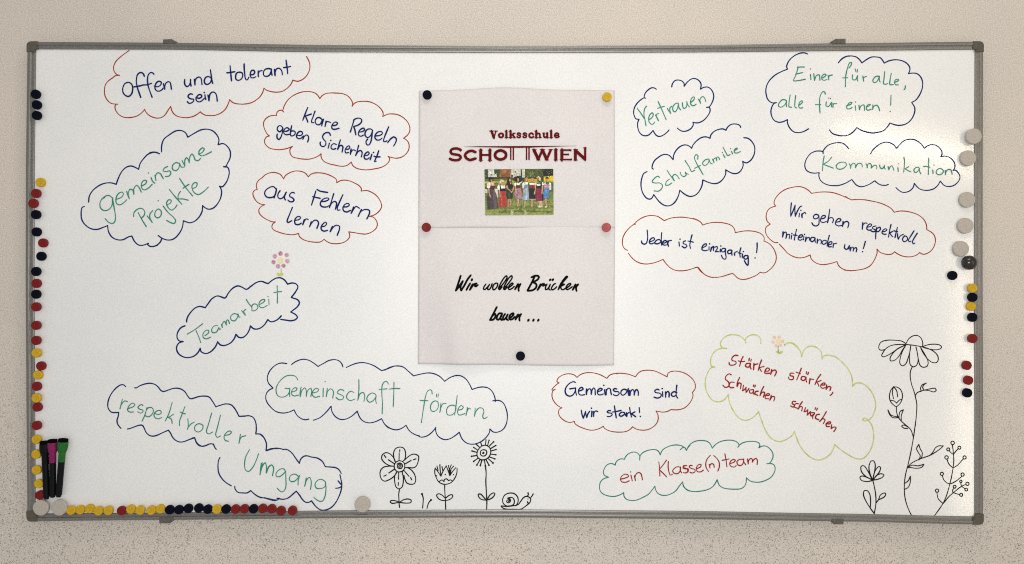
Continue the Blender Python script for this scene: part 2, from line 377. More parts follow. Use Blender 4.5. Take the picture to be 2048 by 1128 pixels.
        ('l', '-740.7,152.9 -747.0,146.6 -747.0,137.3 -740.7,134.3 -734.9,139.7 -734.9,148.9 -740.7,152.9;-730.3,158.9 -719.8,145.5 -708.2,135.0 -704.3,128.1 -707.1,122.7 -714.0,124.1 -723.3,129.2;-740.7,170.3;-722.1,161.7 -715.2,165.2 -713.6,171.0 -718.7,172.1 -723.3,165.2 -719.8,155.9 -712.9,150.6 -705.9,154.7 -701.3,161.2;-717.5,193.7 -704.7,177.9 -691.3,162.9;-694.3,189.6 -698.9,181.4 -698.9,173.8! -688.5,173.8 -678.0,171.4;-695.9,216.9 -683.9,198.8 -668.8,180.3;-688.5,196.5 -676.4,204.6;-668.8,195.4 -660.6,200.0 -659.5,207.0 -664.1,208.1 -669.9,201.2 -666.4,188.4 -657.2,183.1 -646.7,188.4 -635.6,198.8'),
    ],
    'fehlern': [
        ('c', '-524.2,217.5 -516.0,224.9 -504.2,229.1 -493.8,228.7 -484.9,224.9 -478.2,216.0! -474.5,222.7 -465.6,228.7 -453.7,232.4 -441.8,231.6 -432.9,227.9 -426.5,220.2! -421.0,225.7 -410.6,228.7 -400.2,228.2 -391.6,226.7'),
        ('c', '-524.2,217.5! -525.7,216.8 -532.4,210.8 -535.3,202.7 -533.8,193.8! -539.0,192.0 -542.5,186.3 -540.5,177.4 -533.8,167.8 -526.4,163.3 -517.8,161.8! -524.9,158.1 -529.7,152.2 -529.4,144.8 -523.5,137.4 -513.1,130.7 -502.7,126.2 -496.0,125.8! -501.2,121.0 -502.7,115.1 -499.0,109.1 -489.3,104.7 -474.5,100.5 -459.6,99.0 -452.2,100.2 -447.3,102.0! -444.8,95.0 -437.3,89.1 -427.0,85.4 -415.1,83.6 -403.2,83.6 -397.3,86.1 -393.5,89.5'),
        ('l', '-493.8,194.5 -499.7,199.7 -507.1,198.2 -516.0,191.5 -517.8,184.9 -513.8,178.2 -505.6,176.7 -497.5,179.7 -493.5,190.8 -493.0,195.3! -495.5,184.9 -497.9,176.0;-494.5,188.6 -496.4,180.4;-485.6,191.1 -489.6,184.9 -490.0,178.2 -485.6,174.2 -479.7,176.7 -475.2,182.6 -472.7,188.1! -476.7,177.4 -474.5,171.8;-455.5,186.3 -459.6,187.8 -464.8,184.1 -465.6,179.7 -459.6,176.0 -456.3,171.5 -459.6,168.2 -464.8,168.2 -469.3,171.5;-410.6,190.8 -415.1,176.0 -419.8,161.1;-417.3,178.6 -401.7,175.2'),
        ('l', '-459.6,156.4 -465.6,141.8 -470.7,127.7 -469.3,124.7 -461.1,128.4;-453.7,129.2 -446.3,130.7 -442.5,135.1 -446.3,137.4 -452.2,134.4 -455.2,127.0 -452.9,121.0 -446.3,120.3 -441.1,123.2;-435.1,130.7 -438.1,119.8! -434.4,127.7 -430.7,132.2 -426.7,130.7;-420.3,126.2 -424.0,115.4! -419.5,123.2 -413.6,129.2 -407.6,128.4 -405.0,123.2 -408.4,112.4'),
        ('c', '-393.6,89.5! -387.3,84.6 -378.4,80.9 -366.5,80.2 -353.2,82.7 -344.3,88.4 -339.8,95.8 -341.6,105.0! -329.4,103.2 -316.1,101.0 -305.7,100.5 -293.8,104.7 -284.9,112.1 -281.9,121.0 -284.9,129.9 -290.8,135.9 -299.0,137.4! -287.9,140.6 -277.5,149.2 -273.0,158.1 -276.0,170.0 -283.4,180.4 -293.8,187.8 -304.2,191.5 -315.8,190.5! -315.3,195.3 -320.5,201.9 -329.4,207.1 -339.8,211.6 -351.7,213.4 -360.6,211.6 -366.8,207.9! -368.0,214.6 -376.9,221.2 -388.8,226.1 -400.7,228.7 -412.6,228.2'),
        ('l', '-408.4,193.8 -402.2,190.5 -386.1,187.5;-399.2,168.5 -390.3,169.3 -383.6,173.0 -385.1,175.7 -393.3,174.5 -399.9,168.5 -401.0,161.1 -396.2,157.4 -387.3,157.4 -382.1,160.4;-373.2,184.9 -376.9,173.0 -382.1,155.9! -376.9,165.6 -371.0,168.8 -367.3,165.6 -368.0,158.9 -369.8,152.5;-353.9,183.1 -360.6,168.5 -365.8,155.2 -365.1,150.7 -359.9,151.0;-353.2,157.4 -345.8,157.4 -340.6,161.1 -342.8,164.4 -349.5,162.6 -353.9,155.9 -352.4,149.2 -345.8,146.6 -338.3,150.0;-331.7,157.4 -336.8,144.0! -330.9,153.7 -326.5,158.1 -319.0,154.4;-315.3,151.9 -322.0,137.4! -316.1,147.7 -307.2,151.9 -299.0,150.0 -298.2,144.8 -301.2,137.4 -303.9,132.2'),
        ('l', '-397.7,115.8 -391.8,117.3 -388.1,122.5 -390.3,125.2 -395.5,121.8 -399.5,115.1 -398.5,109.1 -393.3,106.5 -385.8,108.4;-376.2,116.6 -380.6,105.4! -375.4,113.6 -368.0,118.8 -361.3,116.6 -361.3,110.6 -365.8,98.0'),
    ],
    'teamarbeit': [
        ('c', '-681.7,-83.6 -680.0,-75.1 -673.6,-64.4 -664.0,-54.8 -654.4,-51.2 -642.2,-53.7! -636.3,-45.2 -627.7,-34.5 -617.0,-29.2 -608.5,-31.3 -601.0,-33.4 -593.6,-22.8 -585.0,-13.2 -574.3,-8.2 -565.8,-10.6 -556.2,-15.3 -546.6,-8.9 -535.9,-1.4 -525.2,1.4 -516.7,-1.4 -510.9,-3.5! -501.7,3.9 -493.2,8.2 -484.7,8.6 -476.1,3.9 -470.1,-4.2! -459.0,-2.1 -451.6,-4.6 -448.4,-10.0 -452.6,-19.6 -462.2,-32.4! -448.4,-37.7 -445.2,-44.1 -449.4,-51.6 -463.3,-62.7! -452.6,-68.7 -449.4,-74.0 -453.7,-78.9 -463.3,-81.1 -474.0,-79.8 -484.2,-78.3'),
        ('c', '-684.9,-91.7 -692.8,-95.4 -699.9,-105.0 -701.4,-115.6 -697.1,-123.1 -688.6,-124.6! -698.2,-128.5 -702.5,-138.1 -699.3,-148.7 -689.6,-156.2 -679.0,-158.4 -666.2,-155.2 -657.6,-147.7 -652.7,-139.1! -651.2,-145.5 -641.6,-149.8 -632.0,-146.6 -621.3,-135.9 -616.4,-125.3! -610.6,-131.7 -601.0,-132.7 -589.3,-127.4 -581.8,-118.9 -578.0,-109.7! -572.2,-115.6 -563.7,-116.1 -555.1,-109.2 -549.8,-99.6 -547.6,-92.2! -540.2,-98.1 -529.5,-97.5 -518.8,-90.0 -511.4,-78.9! -504.9,-83.2 -495.3,-81.1 -487.9,-76.1 -483.2,-70.8'),
        ('l', '-680.0,-109.2 -664.0,-99.6 -647.8,-87.5;-661.5,-101.8 -655.9,-114.6 -651.6,-126.8;-642.7,-112.4 -635.2,-106.0 -635.8,-101.1 -641.6,-101.8 -646.9,-109.2 -645.9,-116.7 -639.5,-118.9 -630.9,-115.2;-617.0,-91.1 -623.5,-92.2 -628.8,-99.6 -626.7,-106.0 -619.2,-105.0 -613.8,-95.4! -611.7,-99.6 -610.2,-98.1;-608.5,-89.0 -606.4,-95.4! -606.4,-87.9 -602.1,-82.6 -597.8,-90.0! -597.8,-81.5 -594.6,-79.4 -591.4,-86.8;-574.3,-67.6 -582.9,-66.5 -589.3,-72.9 -587.2,-79.8 -580.7,-81.1 -575.4,-75.1 -573.3,-67.6! -572.2,-72.9 -569.6,-73.4;-565.8,-59.7 -561.5,-65.5 -558.3,-69.1! -561.5,-61.2 -557.3,-56.9;-556.2,-36.6 -550.9,-45.2 -544.4,-53.7 -544.4,-59.7 -538.0,-59.7 -532.1,-53.7 -534.2,-47.3 -541.2,-46.3 -545.5,-51.6;-528.4,-47.3 -518.8,-40.9 -517.8,-36.6 -524.2,-37.7 -529.5,-44.1 -528.4,-51.6 -522.0,-53.7 -512.4,-49.0;-509.2,-35.6 -508.6,-47.7;-510.7,-30.2;-491.7,-7.8 -491.1,-26.0 -491.5,-44.1;-498.5,-22.3 -490.0,-20.6 -482.5,-20.0'),
    ],
    'umgang': [
        ('c', '-808.9,-219.2 -813.0,-215.6 -818.6,-215.3 -827.0,-220.2 -836.7,-230.6 -843.7,-243.2 -846.5,-255.7 -845.3,-264.7 -839.5,-272.1 -832.5,-273.5 -823.5,-273.1! -824.9,-282.2 -827.0,-289.1 -826.3,-296.1 -824.2,-300.3 -818.9,-306.5'),
        ('c', '-790.1,-221.3! -787.3,-222.0 -779.6,-217.4 -768.5,-213.5 -757.3,-212.1 -747.6,-214.6 -740.6,-220.2 -735.1,-227.2 -729.5,-229.2 -721.1,-226.7 -711.4,-223.4 -701.6,-222.3 -691.9,-224.8 -684.9,-229.9 -679.4,-238.3 -673.8,-244.3 -665.4,-242.9 -657.1,-240.1 -648.2,-238.7'),
        ('c', '-805.4,-307.9 -799.1,-306.5 -788.0,-302.3 -779.6,-299.8 -774.0,-300.3 -770.6,-305.1 -765.7,-315.6 -758.7,-321.4 -751.8,-322.8 -743.4,-320.9 -732.3,-315.9 -719.7,-310.3! -715.6,-315.6 -710.0,-326.0 -703.0,-332.3 -694.7,-335.1 -686.3,-334.0 -676.6,-330.2 -664.7,-326.0! -659.9,-337.9 -654.3,-342.7 -648.2,-344.1'),
        ('l', '-815.8,-245.7 -818.3,-255.7 -820.7,-265.2! -817.2,-255.7 -810.9,-249.0 -805.4,-250.4;-802.6,-264.7 -793.5,-261.3 -789.6,-257.1 -792.1,-254.0 -797.7,-255.0 -803.3,-262.0 -804.7,-268.2 -800.5,-272.1 -792.4,-272.1;-772.7,-259.2 -774.0,-256.8 -779.6,-258.2 -783.1,-262.7 -779.6,-266.1 -773.3,-268.2 -772.7,-271.7 -777.5,-274.5 -783.8,-271.7;-764.3,-262.7 -768.5,-278.0 -774.3,-291.2;-765.0,-266.8 -760.1,-262.7 -753.2,-263.8 -750.7,-269.6 -754.6,-278.0 -761.5,-282.2 -768.5,-279.6;-747.6,-275.2 -740.6,-277.3 -734.4,-274.5 -735.8,-269.6 -742.0,-269.3 -748.3,-274.5 -749.3,-280.8 -744.8,-285.6 -739.2,-286.1 -733.4,-283.8;-711.4,-252.2 -718.3,-275.2 -726.0,-291.2;-708.9,-276.9 -715.6,-281.5 -720.4,-283.3! -713.5,-287.0 -711.4,-295.8;-684.9,-261.0 -691.2,-278.0 -696.1,-291.9 -696.1,-301.0;-694.7,-272.1 -689.1,-274.9 -683.8,-275.9;-678.7,-286.1 -678.0,-294.7 -677.7,-303.7! -672.4,-297.5 -665.4,-293.3;-678.0,-303.7 -679.4,-308.3'),
        ('c', '-669.5,-244.6 -658.9,-240.9 -646.7,-238.8 -634.4,-240.9 -627.3,-249.7 -620.1,-261.3! -609.9,-257.8 -597.7,-255.2 -587.4,-257.8 -579.3,-267.0 -571.5,-281.3! -560.9,-280.9 -550.7,-280.1 -542.5,-283.3 -536.8,-293.5 -535.4,-307.8 -536.4,-318.0! -526.2,-319.1 -518.0,-328.3 -514.0,-340.5 -515.0,-352.8! -503.7,-349.1 -491.1,-348.7'),
        ('c', '-669.5,-326.6 -664.6,-326.2! -659.9,-336.4 -650.7,-343.6 -642.6,-343.0 -632.4,-338.9 -625.2,-339.5! -622.2,-346.6 -619.1,-350.3;-611.5,-367.5 -614.4,-373.2 -615.6,-387.5 -614.0,-399.7 -607.9,-410.9 -598.7,-420.1 -587.9,-426.7;-580.7,-427.9 -579.3,-434.4 -573.2,-440.5 -562.9,-441.6 -554.8,-441.6 -547.0,-436.9! -538.4,-444.6 -530.3,-449.7 -521.7,-451.8;-519.1,-451.8 -509.9,-453.8 -499.7,-455.9 -491.1,-456.5'),
        ('l', '-654.8,-296.6 -663.0,-300.7 -664.0,-309.9 -656.9,-314.0 -648.7,-308.9 -647.1,-300.7 -654.8,-296.6;-628.7,-274.2 -635.4,-297.6 -639.5,-314.0 -635.4,-318.0 -626.6,-314.0;-610.3,-278.9 -616.0,-301.7 -620.1,-321.1 -616.4,-325.2 -610.3,-322.1;-601.7,-321.1 -591.5,-319.1 -587.4,-314.0 -591.5,-311.9 -598.7,-316.0 -602.8,-324.2 -600.7,-331.3 -594.0,-333.4;-568.7,-319.1 -571.5,-337.4! -567.0,-325.2 -557.8,-321.7'),
        ('l', '-549.7,-351.1 -557.8,-367.0 -559.9,-383.4 -557.8,-393.6 -551.7,-396.6 -542.5,-387.5 -535.4,-373.2 -530.7,-359.9;-523.1,-378.3 -526.2,-391.5 -527.8,-403.4! -523.1,-387.5 -517.0,-378.9 -514.0,-385.4 -514.4,-399.7! -508.8,-387.5 -502.7,-383.4 -499.7,-389.5 -501.3,-405.4'),
        ('c', '-527.7,-318.7 -519.4,-326.2 -514.4,-337.9 -514.7,-353.3! -504.3,-350.0 -492.6,-347.9 -484.3,-349.1 -477.6,-351.0;-475.9,-350.0 -469.3,-351.6 -460.9,-358.0 -452.5,-369.7 -445.3,-379.4! -442.5,-371.3 -435.8,-365.0 -427.5,-364.2 -420.8,-366.3 -407.4,-368.8 -397.4,-375.5 -390.7,-386.7! -380.7,-387.4 -369.0,-388.9 -362.3,-393.1 -357.6,-400.6;-360.3,-403.1 -358.1,-413.1 -356.4,-423.2 -357.6,-434.9 -360.6,-444.9 -369.0,-461.6 -379.0,-472.5 -389.0,-477.0 -399.1,-477.5 -409.1,-471.6 -419.9,-458.3! -425.8,-461.3 -432.5,-460.8 -439.2,-454.9 -445.9,-444.9 -451.7,-437.9! -457.6,-443.2 -469.3,-452.4 -479.3,-454.9 -491.8,-452.9;-364.0,-416.5 -358.6,-423.2;-369.3,-431.8 -362.3,-431.0 -357.3,-428.2;-527.7,-451.2 -520.7,-451.9;-518.6,-451.9 -507.7,-454.9 -497.7,-457.4 -490.1,-455.8 -487.6,-452.4;-450.9,-439.0 -443.3,-447.4'),
        ('l', '-525.2,-379.7 -526.9,-393.1 -527.4,-403.1! -522.7,-384.7 -516.9,-378.4 -514.4,-384.7 -514.7,-399.8! -509.4,-386.4 -502.7,-383.0 -499.0,-389.7 -501.3,-405.1;-473.9,-397.3 -477.6,-391.4 -486.0,-392.2 -493.5,-399.8 -493.5,-406.4 -487.6,-407.8 -479.3,-402.3 -473.9,-396.4! -473.4,-413.1 -473.4,-428.2 -477.6,-437.4 -483.5,-439.0 -491.8,-431.8;-447.5,-406.4 -454.2,-402.3 -461.7,-403.9 -466.2,-411.5 -463.4,-417.3 -455.9,-417.3 -449.2,-411.5 -445.0,-405.6! -447.5,-414.8 -447.9,-425.2;-430.8,-410.6 -433.8,-427.3! -430.0,-414.8 -424.1,-409.0 -420.8,-414.8 -420.4,-424.8 -422.1,-434.0;-391.5,-417.3 -399.1,-413.1 -407.4,-415.6 -412.4,-424.0 -409.1,-431.5 -400.7,-432.4 -391.5,-428.2 -390.4,-419.0! -389.4,-431.5 -390.7,-444.9 -393.2,-453.2 -396.5,-458.3 -402.4,-459.1 -409.1,-455.8 -414.9,-450.7'),
    ],
    'foerdern': [
        ('c', '-471.4,-171.1 -480.2,-169.7 -489.0,-170.9 -499.6,-177.6 -508.4,-188.2 -512.3,-200.5 -510.2,-211.1 -500.5,-222.1! -509.3,-227.0 -515.1,-235.8 -514.6,-248.2 -506.6,-260.5 -494.3,-271.1 -480.2,-274.3 -467.8,-272.5 -456.4,-267.9! -450.2,-279.0 -441.4,-286.1 -432.6,-288.4 -425.5,-287.0;-461.7,-172.7 -452.0,-166.2 -437.9,-161.8 -425.5,-163.9 -416.7,-168.8 -406.1,-176.7! -395.5,-170.9 -383.2,-164.4 -370.9,-162.6 -362.0,-165.3 -356.8,-170.6 -354.1,-177.6;-347.1,-179.0 -335.6,-173.7 -323.2,-169.7 -310.9,-168.8 -298.6,-171.5 -288.0,-175.9 -273.0,-185.6! -261.5,-182.0 -250.2,-177.6'),
        ('c', '-416.2,-289.6 -402.6,-284.3 -390.3,-273.7 -378.8,-260.2! -377.0,-271.1 -369.1,-282.5 -358.5,-287.8 -347.9,-287.0 -335.6,-280.8 -324.1,-270.6! -319.7,-281.7 -312.7,-290.5 -300.3,-294.9 -288.0,-293.1 -273.0,-286.4! -266.8,-297.5 -259.8,-304.6 -250.2,-308.1'),
        ('l', '-448.4,-205.0 -452.9,-197.9 -462.6,-195.3 -473.1,-197.0 -484.6,-205.8 -492.5,-218.2 -493.9,-228.8 -489.9,-238.5 -481.1,-241.1 -471.4,-237.6 -466.1,-230.5 -465.2,-222.6! -465.7,-232.3 -465.2,-239.7;-474.9,-222.6 -465.2,-223.1;-461.7,-230.5 -452.0,-227.0 -450.2,-222.6 -454.6,-221.4 -460.8,-227.0 -461.7,-234.1 -456.4,-238.5 -446.7,-236.7;-441.4,-219.9 -443.5,-230.5 -443.5,-240.2! -439.6,-227.0 -433.5,-221.7 -430.8,-227.0 -430.8,-239.3! -427.3,-227.0 -421.1,-222.6 -419.4,-228.8 -421.1,-239.7;-416.7,-232.3 -407.9,-229.6 -404.7,-225.2 -409.7,-222.6 -415.8,-227.0 -418.5,-234.9 -413.2,-241.1 -402.6,-239.3;-395.2,-222.6 -395.5,-240.2;-386.7,-222.6 -389.0,-240.2! -385.8,-228.8 -379.7,-223.5 -374.0,-228.8 -375.3,-242.9;-391.1,-208.5;-351.8,-227.9 -356.8,-225.2 -362.9,-227.0 -365.6,-232.3 -358.5,-235.8 -352.3,-240.2 -355.0,-245.5 -362.0,-246.4 -368.2,-242.0;-330.7,-231.4 -337.4,-228.8 -344.4,-234.1 -346.2,-242.0 -339.1,-248.2 -328.9,-245.0;-320.6,-204.1 -320.6,-227.0 -322.9,-247.8! -318.0,-234.1 -311.8,-231.4 -308.3,-237.6 -310.0,-249.9;-284.5,-237.6 -291.5,-232.3 -300.3,-236.7 -303.8,-244.6 -299.4,-251.3 -291.5,-249.0 -284.5,-237.6! -285.3,-248.2 -283.6,-254.3;-258.9,-213.8 -260.6,-209.4 -265.9,-208.5 -271.2,-214.7 -272.5,-232.3 -271.2,-253.4 -271.8,-275.5;-278.3,-224.7 -270.3,-224.4 -261.9,-223.5'),
        ('c', '-266.3,-184.6 -255.4,-178.4 -239.5,-175.7 -227.2,-178.4 -216.6,-187.2 -206.0,-196.6! -191.9,-193.0 -176.0,-190.4 -163.7,-192.0 -151.3,-197.8 -141.1,-207.8! -130.2,-200.4 -117.8,-196.0 -107.3,-196.6 -96.7,-203.1 -89.6,-212.8 -83.5,-225.1! -72.0,-221.2 -61.4,-219.8 -50.8,-221.6 -42.0,-228.7 -36.7,-239.2 -34.6,-249.8;-40.3,-248.9 -27.9,-248.0 -19.1,-252.5 -12.9,-263.9 -9.7,-279.8 -12.0,-297.4 -19.1,-308.9 -29.7,-314.2 -38.5,-314.2 -46.4,-308.0! -47.3,-315.1 -56.1,-327.4 -68.5,-336.2 -82.6,-339.7 -94.9,-337.1 -104.6,-328.3 -110.4,-314.7! -119.6,-322.1 -130.2,-328.3 -140.8,-330.0 -151.3,-325.6 -157.5,-318.6 -160.2,-307.1 -159.5,-304.5! -167.2,-314.2 -177.8,-322.1 -188.4,-324.8 -193.7,-323.9 -196.3,-321.8'),
        ('c', '-193.7,-322.5 -204.2,-318.9 -214.8,-311.5 -221.9,-300.1! -230.7,-306.2 -241.3,-309.4 -251.9,-307.7 -260.7,-302.7 -266.9,-297.4'),
        ('l', '-247.1,-210.1 -247.5,-233.9 -248.7,-261.3;-257.5,-224.2 -246.6,-223.0 -234.6,-223.0;-167.2,-234.3 -168.1,-227.8 -171.6,-225.5 -176.9,-228.7 -181.3,-241.0 -184.9,-262.2 -189.8,-294.3;-192.8,-247.7 -184.9,-248.4 -176.0,-248.4;-160.2,-248.9 -167.2,-252.5 -170.7,-261.3 -169.0,-269.2 -163.7,-271.0 -156.6,-266.6 -154.0,-257.7 -155.8,-250.7 -160.2,-248.9;-157.7,-234.8 -158.4,-240.6;-154.0,-234.5 -155.2,-241.0;-148.7,-253.3 -151.0,-272.7! -148.7,-262.2 -144.3,-254.8 -138.1,-254.2;-117.0,-260.4 -124.9,-257.7 -133.7,-261.3 -137.2,-270.1 -134.6,-277.7 -126.7,-278.4 -119.6,-272.7 -117.0,-263.9;-114.7,-237.5 -117.0,-256.9 -120.0,-278.4;-113.4,-268.3 -105.5,-266.6 -102.0,-262.2 -106.4,-258.6 -111.7,-263.9 -114.0,-271.9 -110.8,-278.4 -98.4,-275.4;-93.2,-263.0 -96.3,-279.4! -94.0,-271.0 -89.6,-263.9 -86.5,-266.0;-76.9,-263.9 -78.7,-281.2! -75.5,-271.0 -68.5,-263.6 -61.4,-264.8 -58.8,-271.0 -61.1,-279.8 -59.6,-285.4 -56.1,-285.4 -51.7,-282.4'),
    ],
    'vertrauen': [
        ('c', '302.3,403.7 297.8,406.3 291.9,406.5 286.1,403.0 280.2,397.2 277.2,390.7 277.2,386.1 280.2,384.8! 276.3,385.5 265.3,377.7 257.5,367.3 254.6,355.6 256.2,347.8 259.4,341.9 265.9,340.6! 263.3,333.5 263.3,324.4 266.6,314.0 273.1,307.5 279.6,306.2 286.7,308.1 291.9,313.3 295.4,317.2! 299.1,310.7 303.6,306.2 309.5,304.9 316.6,307.5 324.4,313.3 328.7,318.2'),
        ('c', '334.4,408.6 336.1,415.4 341.9,421.9 349.1,422.9 356.2,420.6 360.4,415.4 360.4,409.9! 366.6,418.0 375.7,425.1 382.9,426.0 391.3,421.9 395.9,414.1 394.6,403.9! 401.7,407.6 409.5,408.2 416.0,404.3 421.2,395.9 422.3,386.8 418.6,375.1 412.1,366.0 407.6,365.7! 412.8,365.7 414.7,362.1 414.1,355.6 408.2,345.8 400.4,338.0 391.3,333.7 386.1,333.2 379.0,334.5! 379.6,329.6 375.7,322.4 366.6,316.6 357.5,315.6 349.7,319.2 346.1,322.4'),
        ('l', '262.0,363.6 269.2,354.3 276.3,343.2;281.5,368.2 277.6,362.1 276.3,350.4 278.3,340.0 280.6,327.2;286.1,339.3 292.6,343.9 295.8,350.4 293.9,354.3 289.3,351.0 286.1,342.6 287.4,334.8 291.9,330.2 296.5,331.5 298.4,334.8;300.4,349.7 303.6,343.9 306.6,338.0! 303.0,345.2 302.3,350.4 306.9,353.0;305.6,378.3 310.8,367.3 316.6,354.3 322.7,340.2;304.9,363.6 312.1,366.0 318.8,367.9;325.3,363.4 328.3,358.2 332.6,352.7! 330.2,359.5 330.9,364.7 334.4,367.9;348.4,374.4 342.6,373.8 336.7,366.0 337.4,358.8 341.3,356.2 345.8,362.1 348.4,372.5! 349.7,364.7 353.4,360.5;356.9,375.1 357.5,367.3 360.1,363.4 364.7,366.0 366.0,371.2 366.0,377.7! 367.9,371.2 371.6,366.6;374.4,376.4 379.6,380.3 382.2,385.5 380.3,387.7 375.7,384.2 373.8,376.4 375.7,370.5 380.3,369.2 385.5,372.2;390.0,382.9 392.6,379.0 394.6,374.4! 393.3,381.6 396.5,386.8 400.4,388.1 403.7,384.2 405.9,377.7'),
    ],
    'einer': [
        ('c', '619.4,477.4 612.1,479.8 603.5,479.1 591.5,473.9 580.3,463.6 575.2,451.6 576.9,445.6! 565.7,441.3 550.3,432.7 538.3,420.7 532.2,407.0 532.2,393.3 536.5,381.2 545.1,375.2 553.7,375.7! 547.7,372.7 542.5,360.6 543.4,348.6 549.4,338.3 558.9,334.5 567.4,335.7 576.9,340.0! 576.9,333.2 582.0,322.0 590.6,314.3 601.8,312.9 612.1,315.7 621.0,320.8'),
        ('c', '683.3,459.3 691.0,467.1 701.3,472.6 707.9,473.1'),
        ('l', '599.2,449.9 594.9,434.5 589.8,421.6 598.3,421.6 614.1,424.5;597.5,449.9 612.1,450.2;594.0,435.3 608.6,438.7;624.9,434.5 625.8,424.2;624.9,446.1;631.8,436.2 633.5,422.4! 637.8,432.7 643.0,433.6 644.7,422.8;649.0,426.7 655.0,430.2 657.6,433.6 654.1,435.3 649.0,431.0 649.0,424.2 654.1,422.4 659.3,424.2;661.8,432.7 663.2,423.3! 663.6,431.0 670.4,433.6'),
        ('l', '574.3,379.5 567.4,382.1 559.7,375.2 558.0,368.4 563.1,366.1 570.9,370.9 574.6,379.5! 574.3,372.7 575.2,367.2;582.5,391.5 580.3,377.8 580.3,366.6 585.5,366.1;594.0,390.2 592.3,376.1 592.8,365.8 596.6,364.4;600.9,370.1 607.8,376.1 607.3,379.5 602.6,376.9 600.1,369.2 602.6,364.4 608.6,364.9;655.8,393.3 655.0,397.5 650.7,398.4 645.5,389.8 643.8,374.4 645.0,353.8;635.2,371.3 646.4,371.8;658.1,376.9 657.6,369.2 662.7,367.5 668.7,376.1! 668.7,370.9 669.6,366.6;663.2,385.0;666.7,384.3;671.8,374.4 672.1,365.8! 673.0,372.7 679.9,373.5'),
        ('c', '683.4,458.8 690.3,467.1 700.6,472.6 710.0,473.4 720.3,471.4 727.2,466.2 732.8,458.8! 741.8,465.4 752.1,470.8 760.6,471.4 770.9,469.6 775.2,465.4 779.5,458.5! 789.8,463.3 803.6,465.4 815.6,463.6 825.9,458.5 832.7,449.9 832.7,442.2 830.2,436.5! 839.6,437.5 848.2,436.2 855.1,430.2 859.3,420.7 859.3,407.0 853.3,391.5 844.8,380.4 837.0,376.1! 843.0,365.8 843.0,355.5 837.0,341.8 825.9,331.5 810.4,328.0 800.1,329.7 791.5,332.8! 786.4,325.4 777.8,316.9 765.8,313.4 755.5,312.2 741.8,314.3 731.5,317.7 722.0,323.2! 714.3,314.3 704.0,307.8 692.0,306.1 681.7,307.4 671.4,310.9 664.5,318.6'),
        ('l', '705.7,448.2 710.0,454.2 710.9,459.3 707.4,459.3 703.1,449.9 698.8,431.0 698.0,409.0;692.3,427.6 703.1,427.6;712.6,433.6 713.4,424.2 718.6,423.3 723.7,431.9! 722.9,424.2 724.2,420.7;718.6,446.1 719.4,441.3;723.2,444.8 722.5,439.6;734.5,431.0 736.3,420.4! 736.6,427.6 741.8,430.7;769.2,431.0 761.5,430.2 755.5,422.4 757.2,418.1 763.2,419.0 769.2,430.2! 769.2,422.4 770.9,418.7;780.4,440.5 778.7,424.2 777.8,415.6 782.1,413.9 786.4,415.6;794.1,437.0 791.5,422.4 791.2,413.9 795.8,413.0 798.4,413.9;801.0,418.1 809.6,422.4 808.4,424.5 802.7,423.3 801.0,416.4 803.6,413.0 808.7,413.0;823.3,410.8 823.3,406.1 821.1,402.7'),
        ('l', '699.7,368.4 710.0,372.7 711.7,375.7 707.4,375.7 701.4,368.4 701.4,363.2 707.4,362.7 711.7,365.4;718.6,369.2 719.8,359.8;719.1,376.9;726.3,370.1 727.7,360.6! 730.6,368.4 736.6,370.9 738.3,359.8;741.8,366.6 749.5,370.1 750.3,372.3 745.2,370.9 741.8,364.9 744.3,359.8 751.7,361.5;755.5,370.9 755.1,361.5! 758.1,368.4 764.1,370.1 767.5,365.8 769.6,358.9;793.6,391.2 792.9,370.1;791.9,356.9'),
    ],
    'schulfamilie': [
        ('c', '296.0,236.5 293.5,238.2 294.3,245.7 298.5,254.1 306.0,260.7 316.1,266.6 322.7,267.1 329.4,264.9 337.4,256.1! 338.6,265.8 344.5,276.6 352.8,284.1 361.2,287.1 367.8,286.1 372.9,283.3 376.2,280.0! 379.5,287.5 387.9,296.7 397.9,302.8 406.3,303.9 411.3,302.5 414.6,300.8! 416.3,307.5 423.0,315.0 433.0,319.6 441.4,320.6 448.0,317.9! 452.2,325.1 459.7,330.1 468.1,330.9 474.8,329.2 478.1,326.2 478.9,323.9'),
        ('c', '485.6,302.2! 493.1,301.2 499.8,296.7 506.5,287.5 508.5,277.5 506.5,265.8 499.8,254.9 492.3,249.9 488.1,249.9 483.1,252.7! 484.0,244.0 479.8,234.0 473.1,228.2 464.7,227.0 456.4,229.8 447.7,234.9! 447.2,225.7 440.5,214.0 431.3,207.3 423.0,206.0 413.0,208.1 399.6,213.6! 397.9,202.3 391.2,188.9 382.9,181.4 372.9,179.2 362.8,183.1 351.5,191.9! 347.8,178.9 339.5,165.5 329.4,159.7 319.4,160.5 309.4,167.2 301.0,177.2 296.9,183.1! 292.7,175.6 287.7,173.5 281.0,176.4 273.5,187.2 270.1,202.3 271.8,217.3 276.0,227.3 282.7,231.0'),
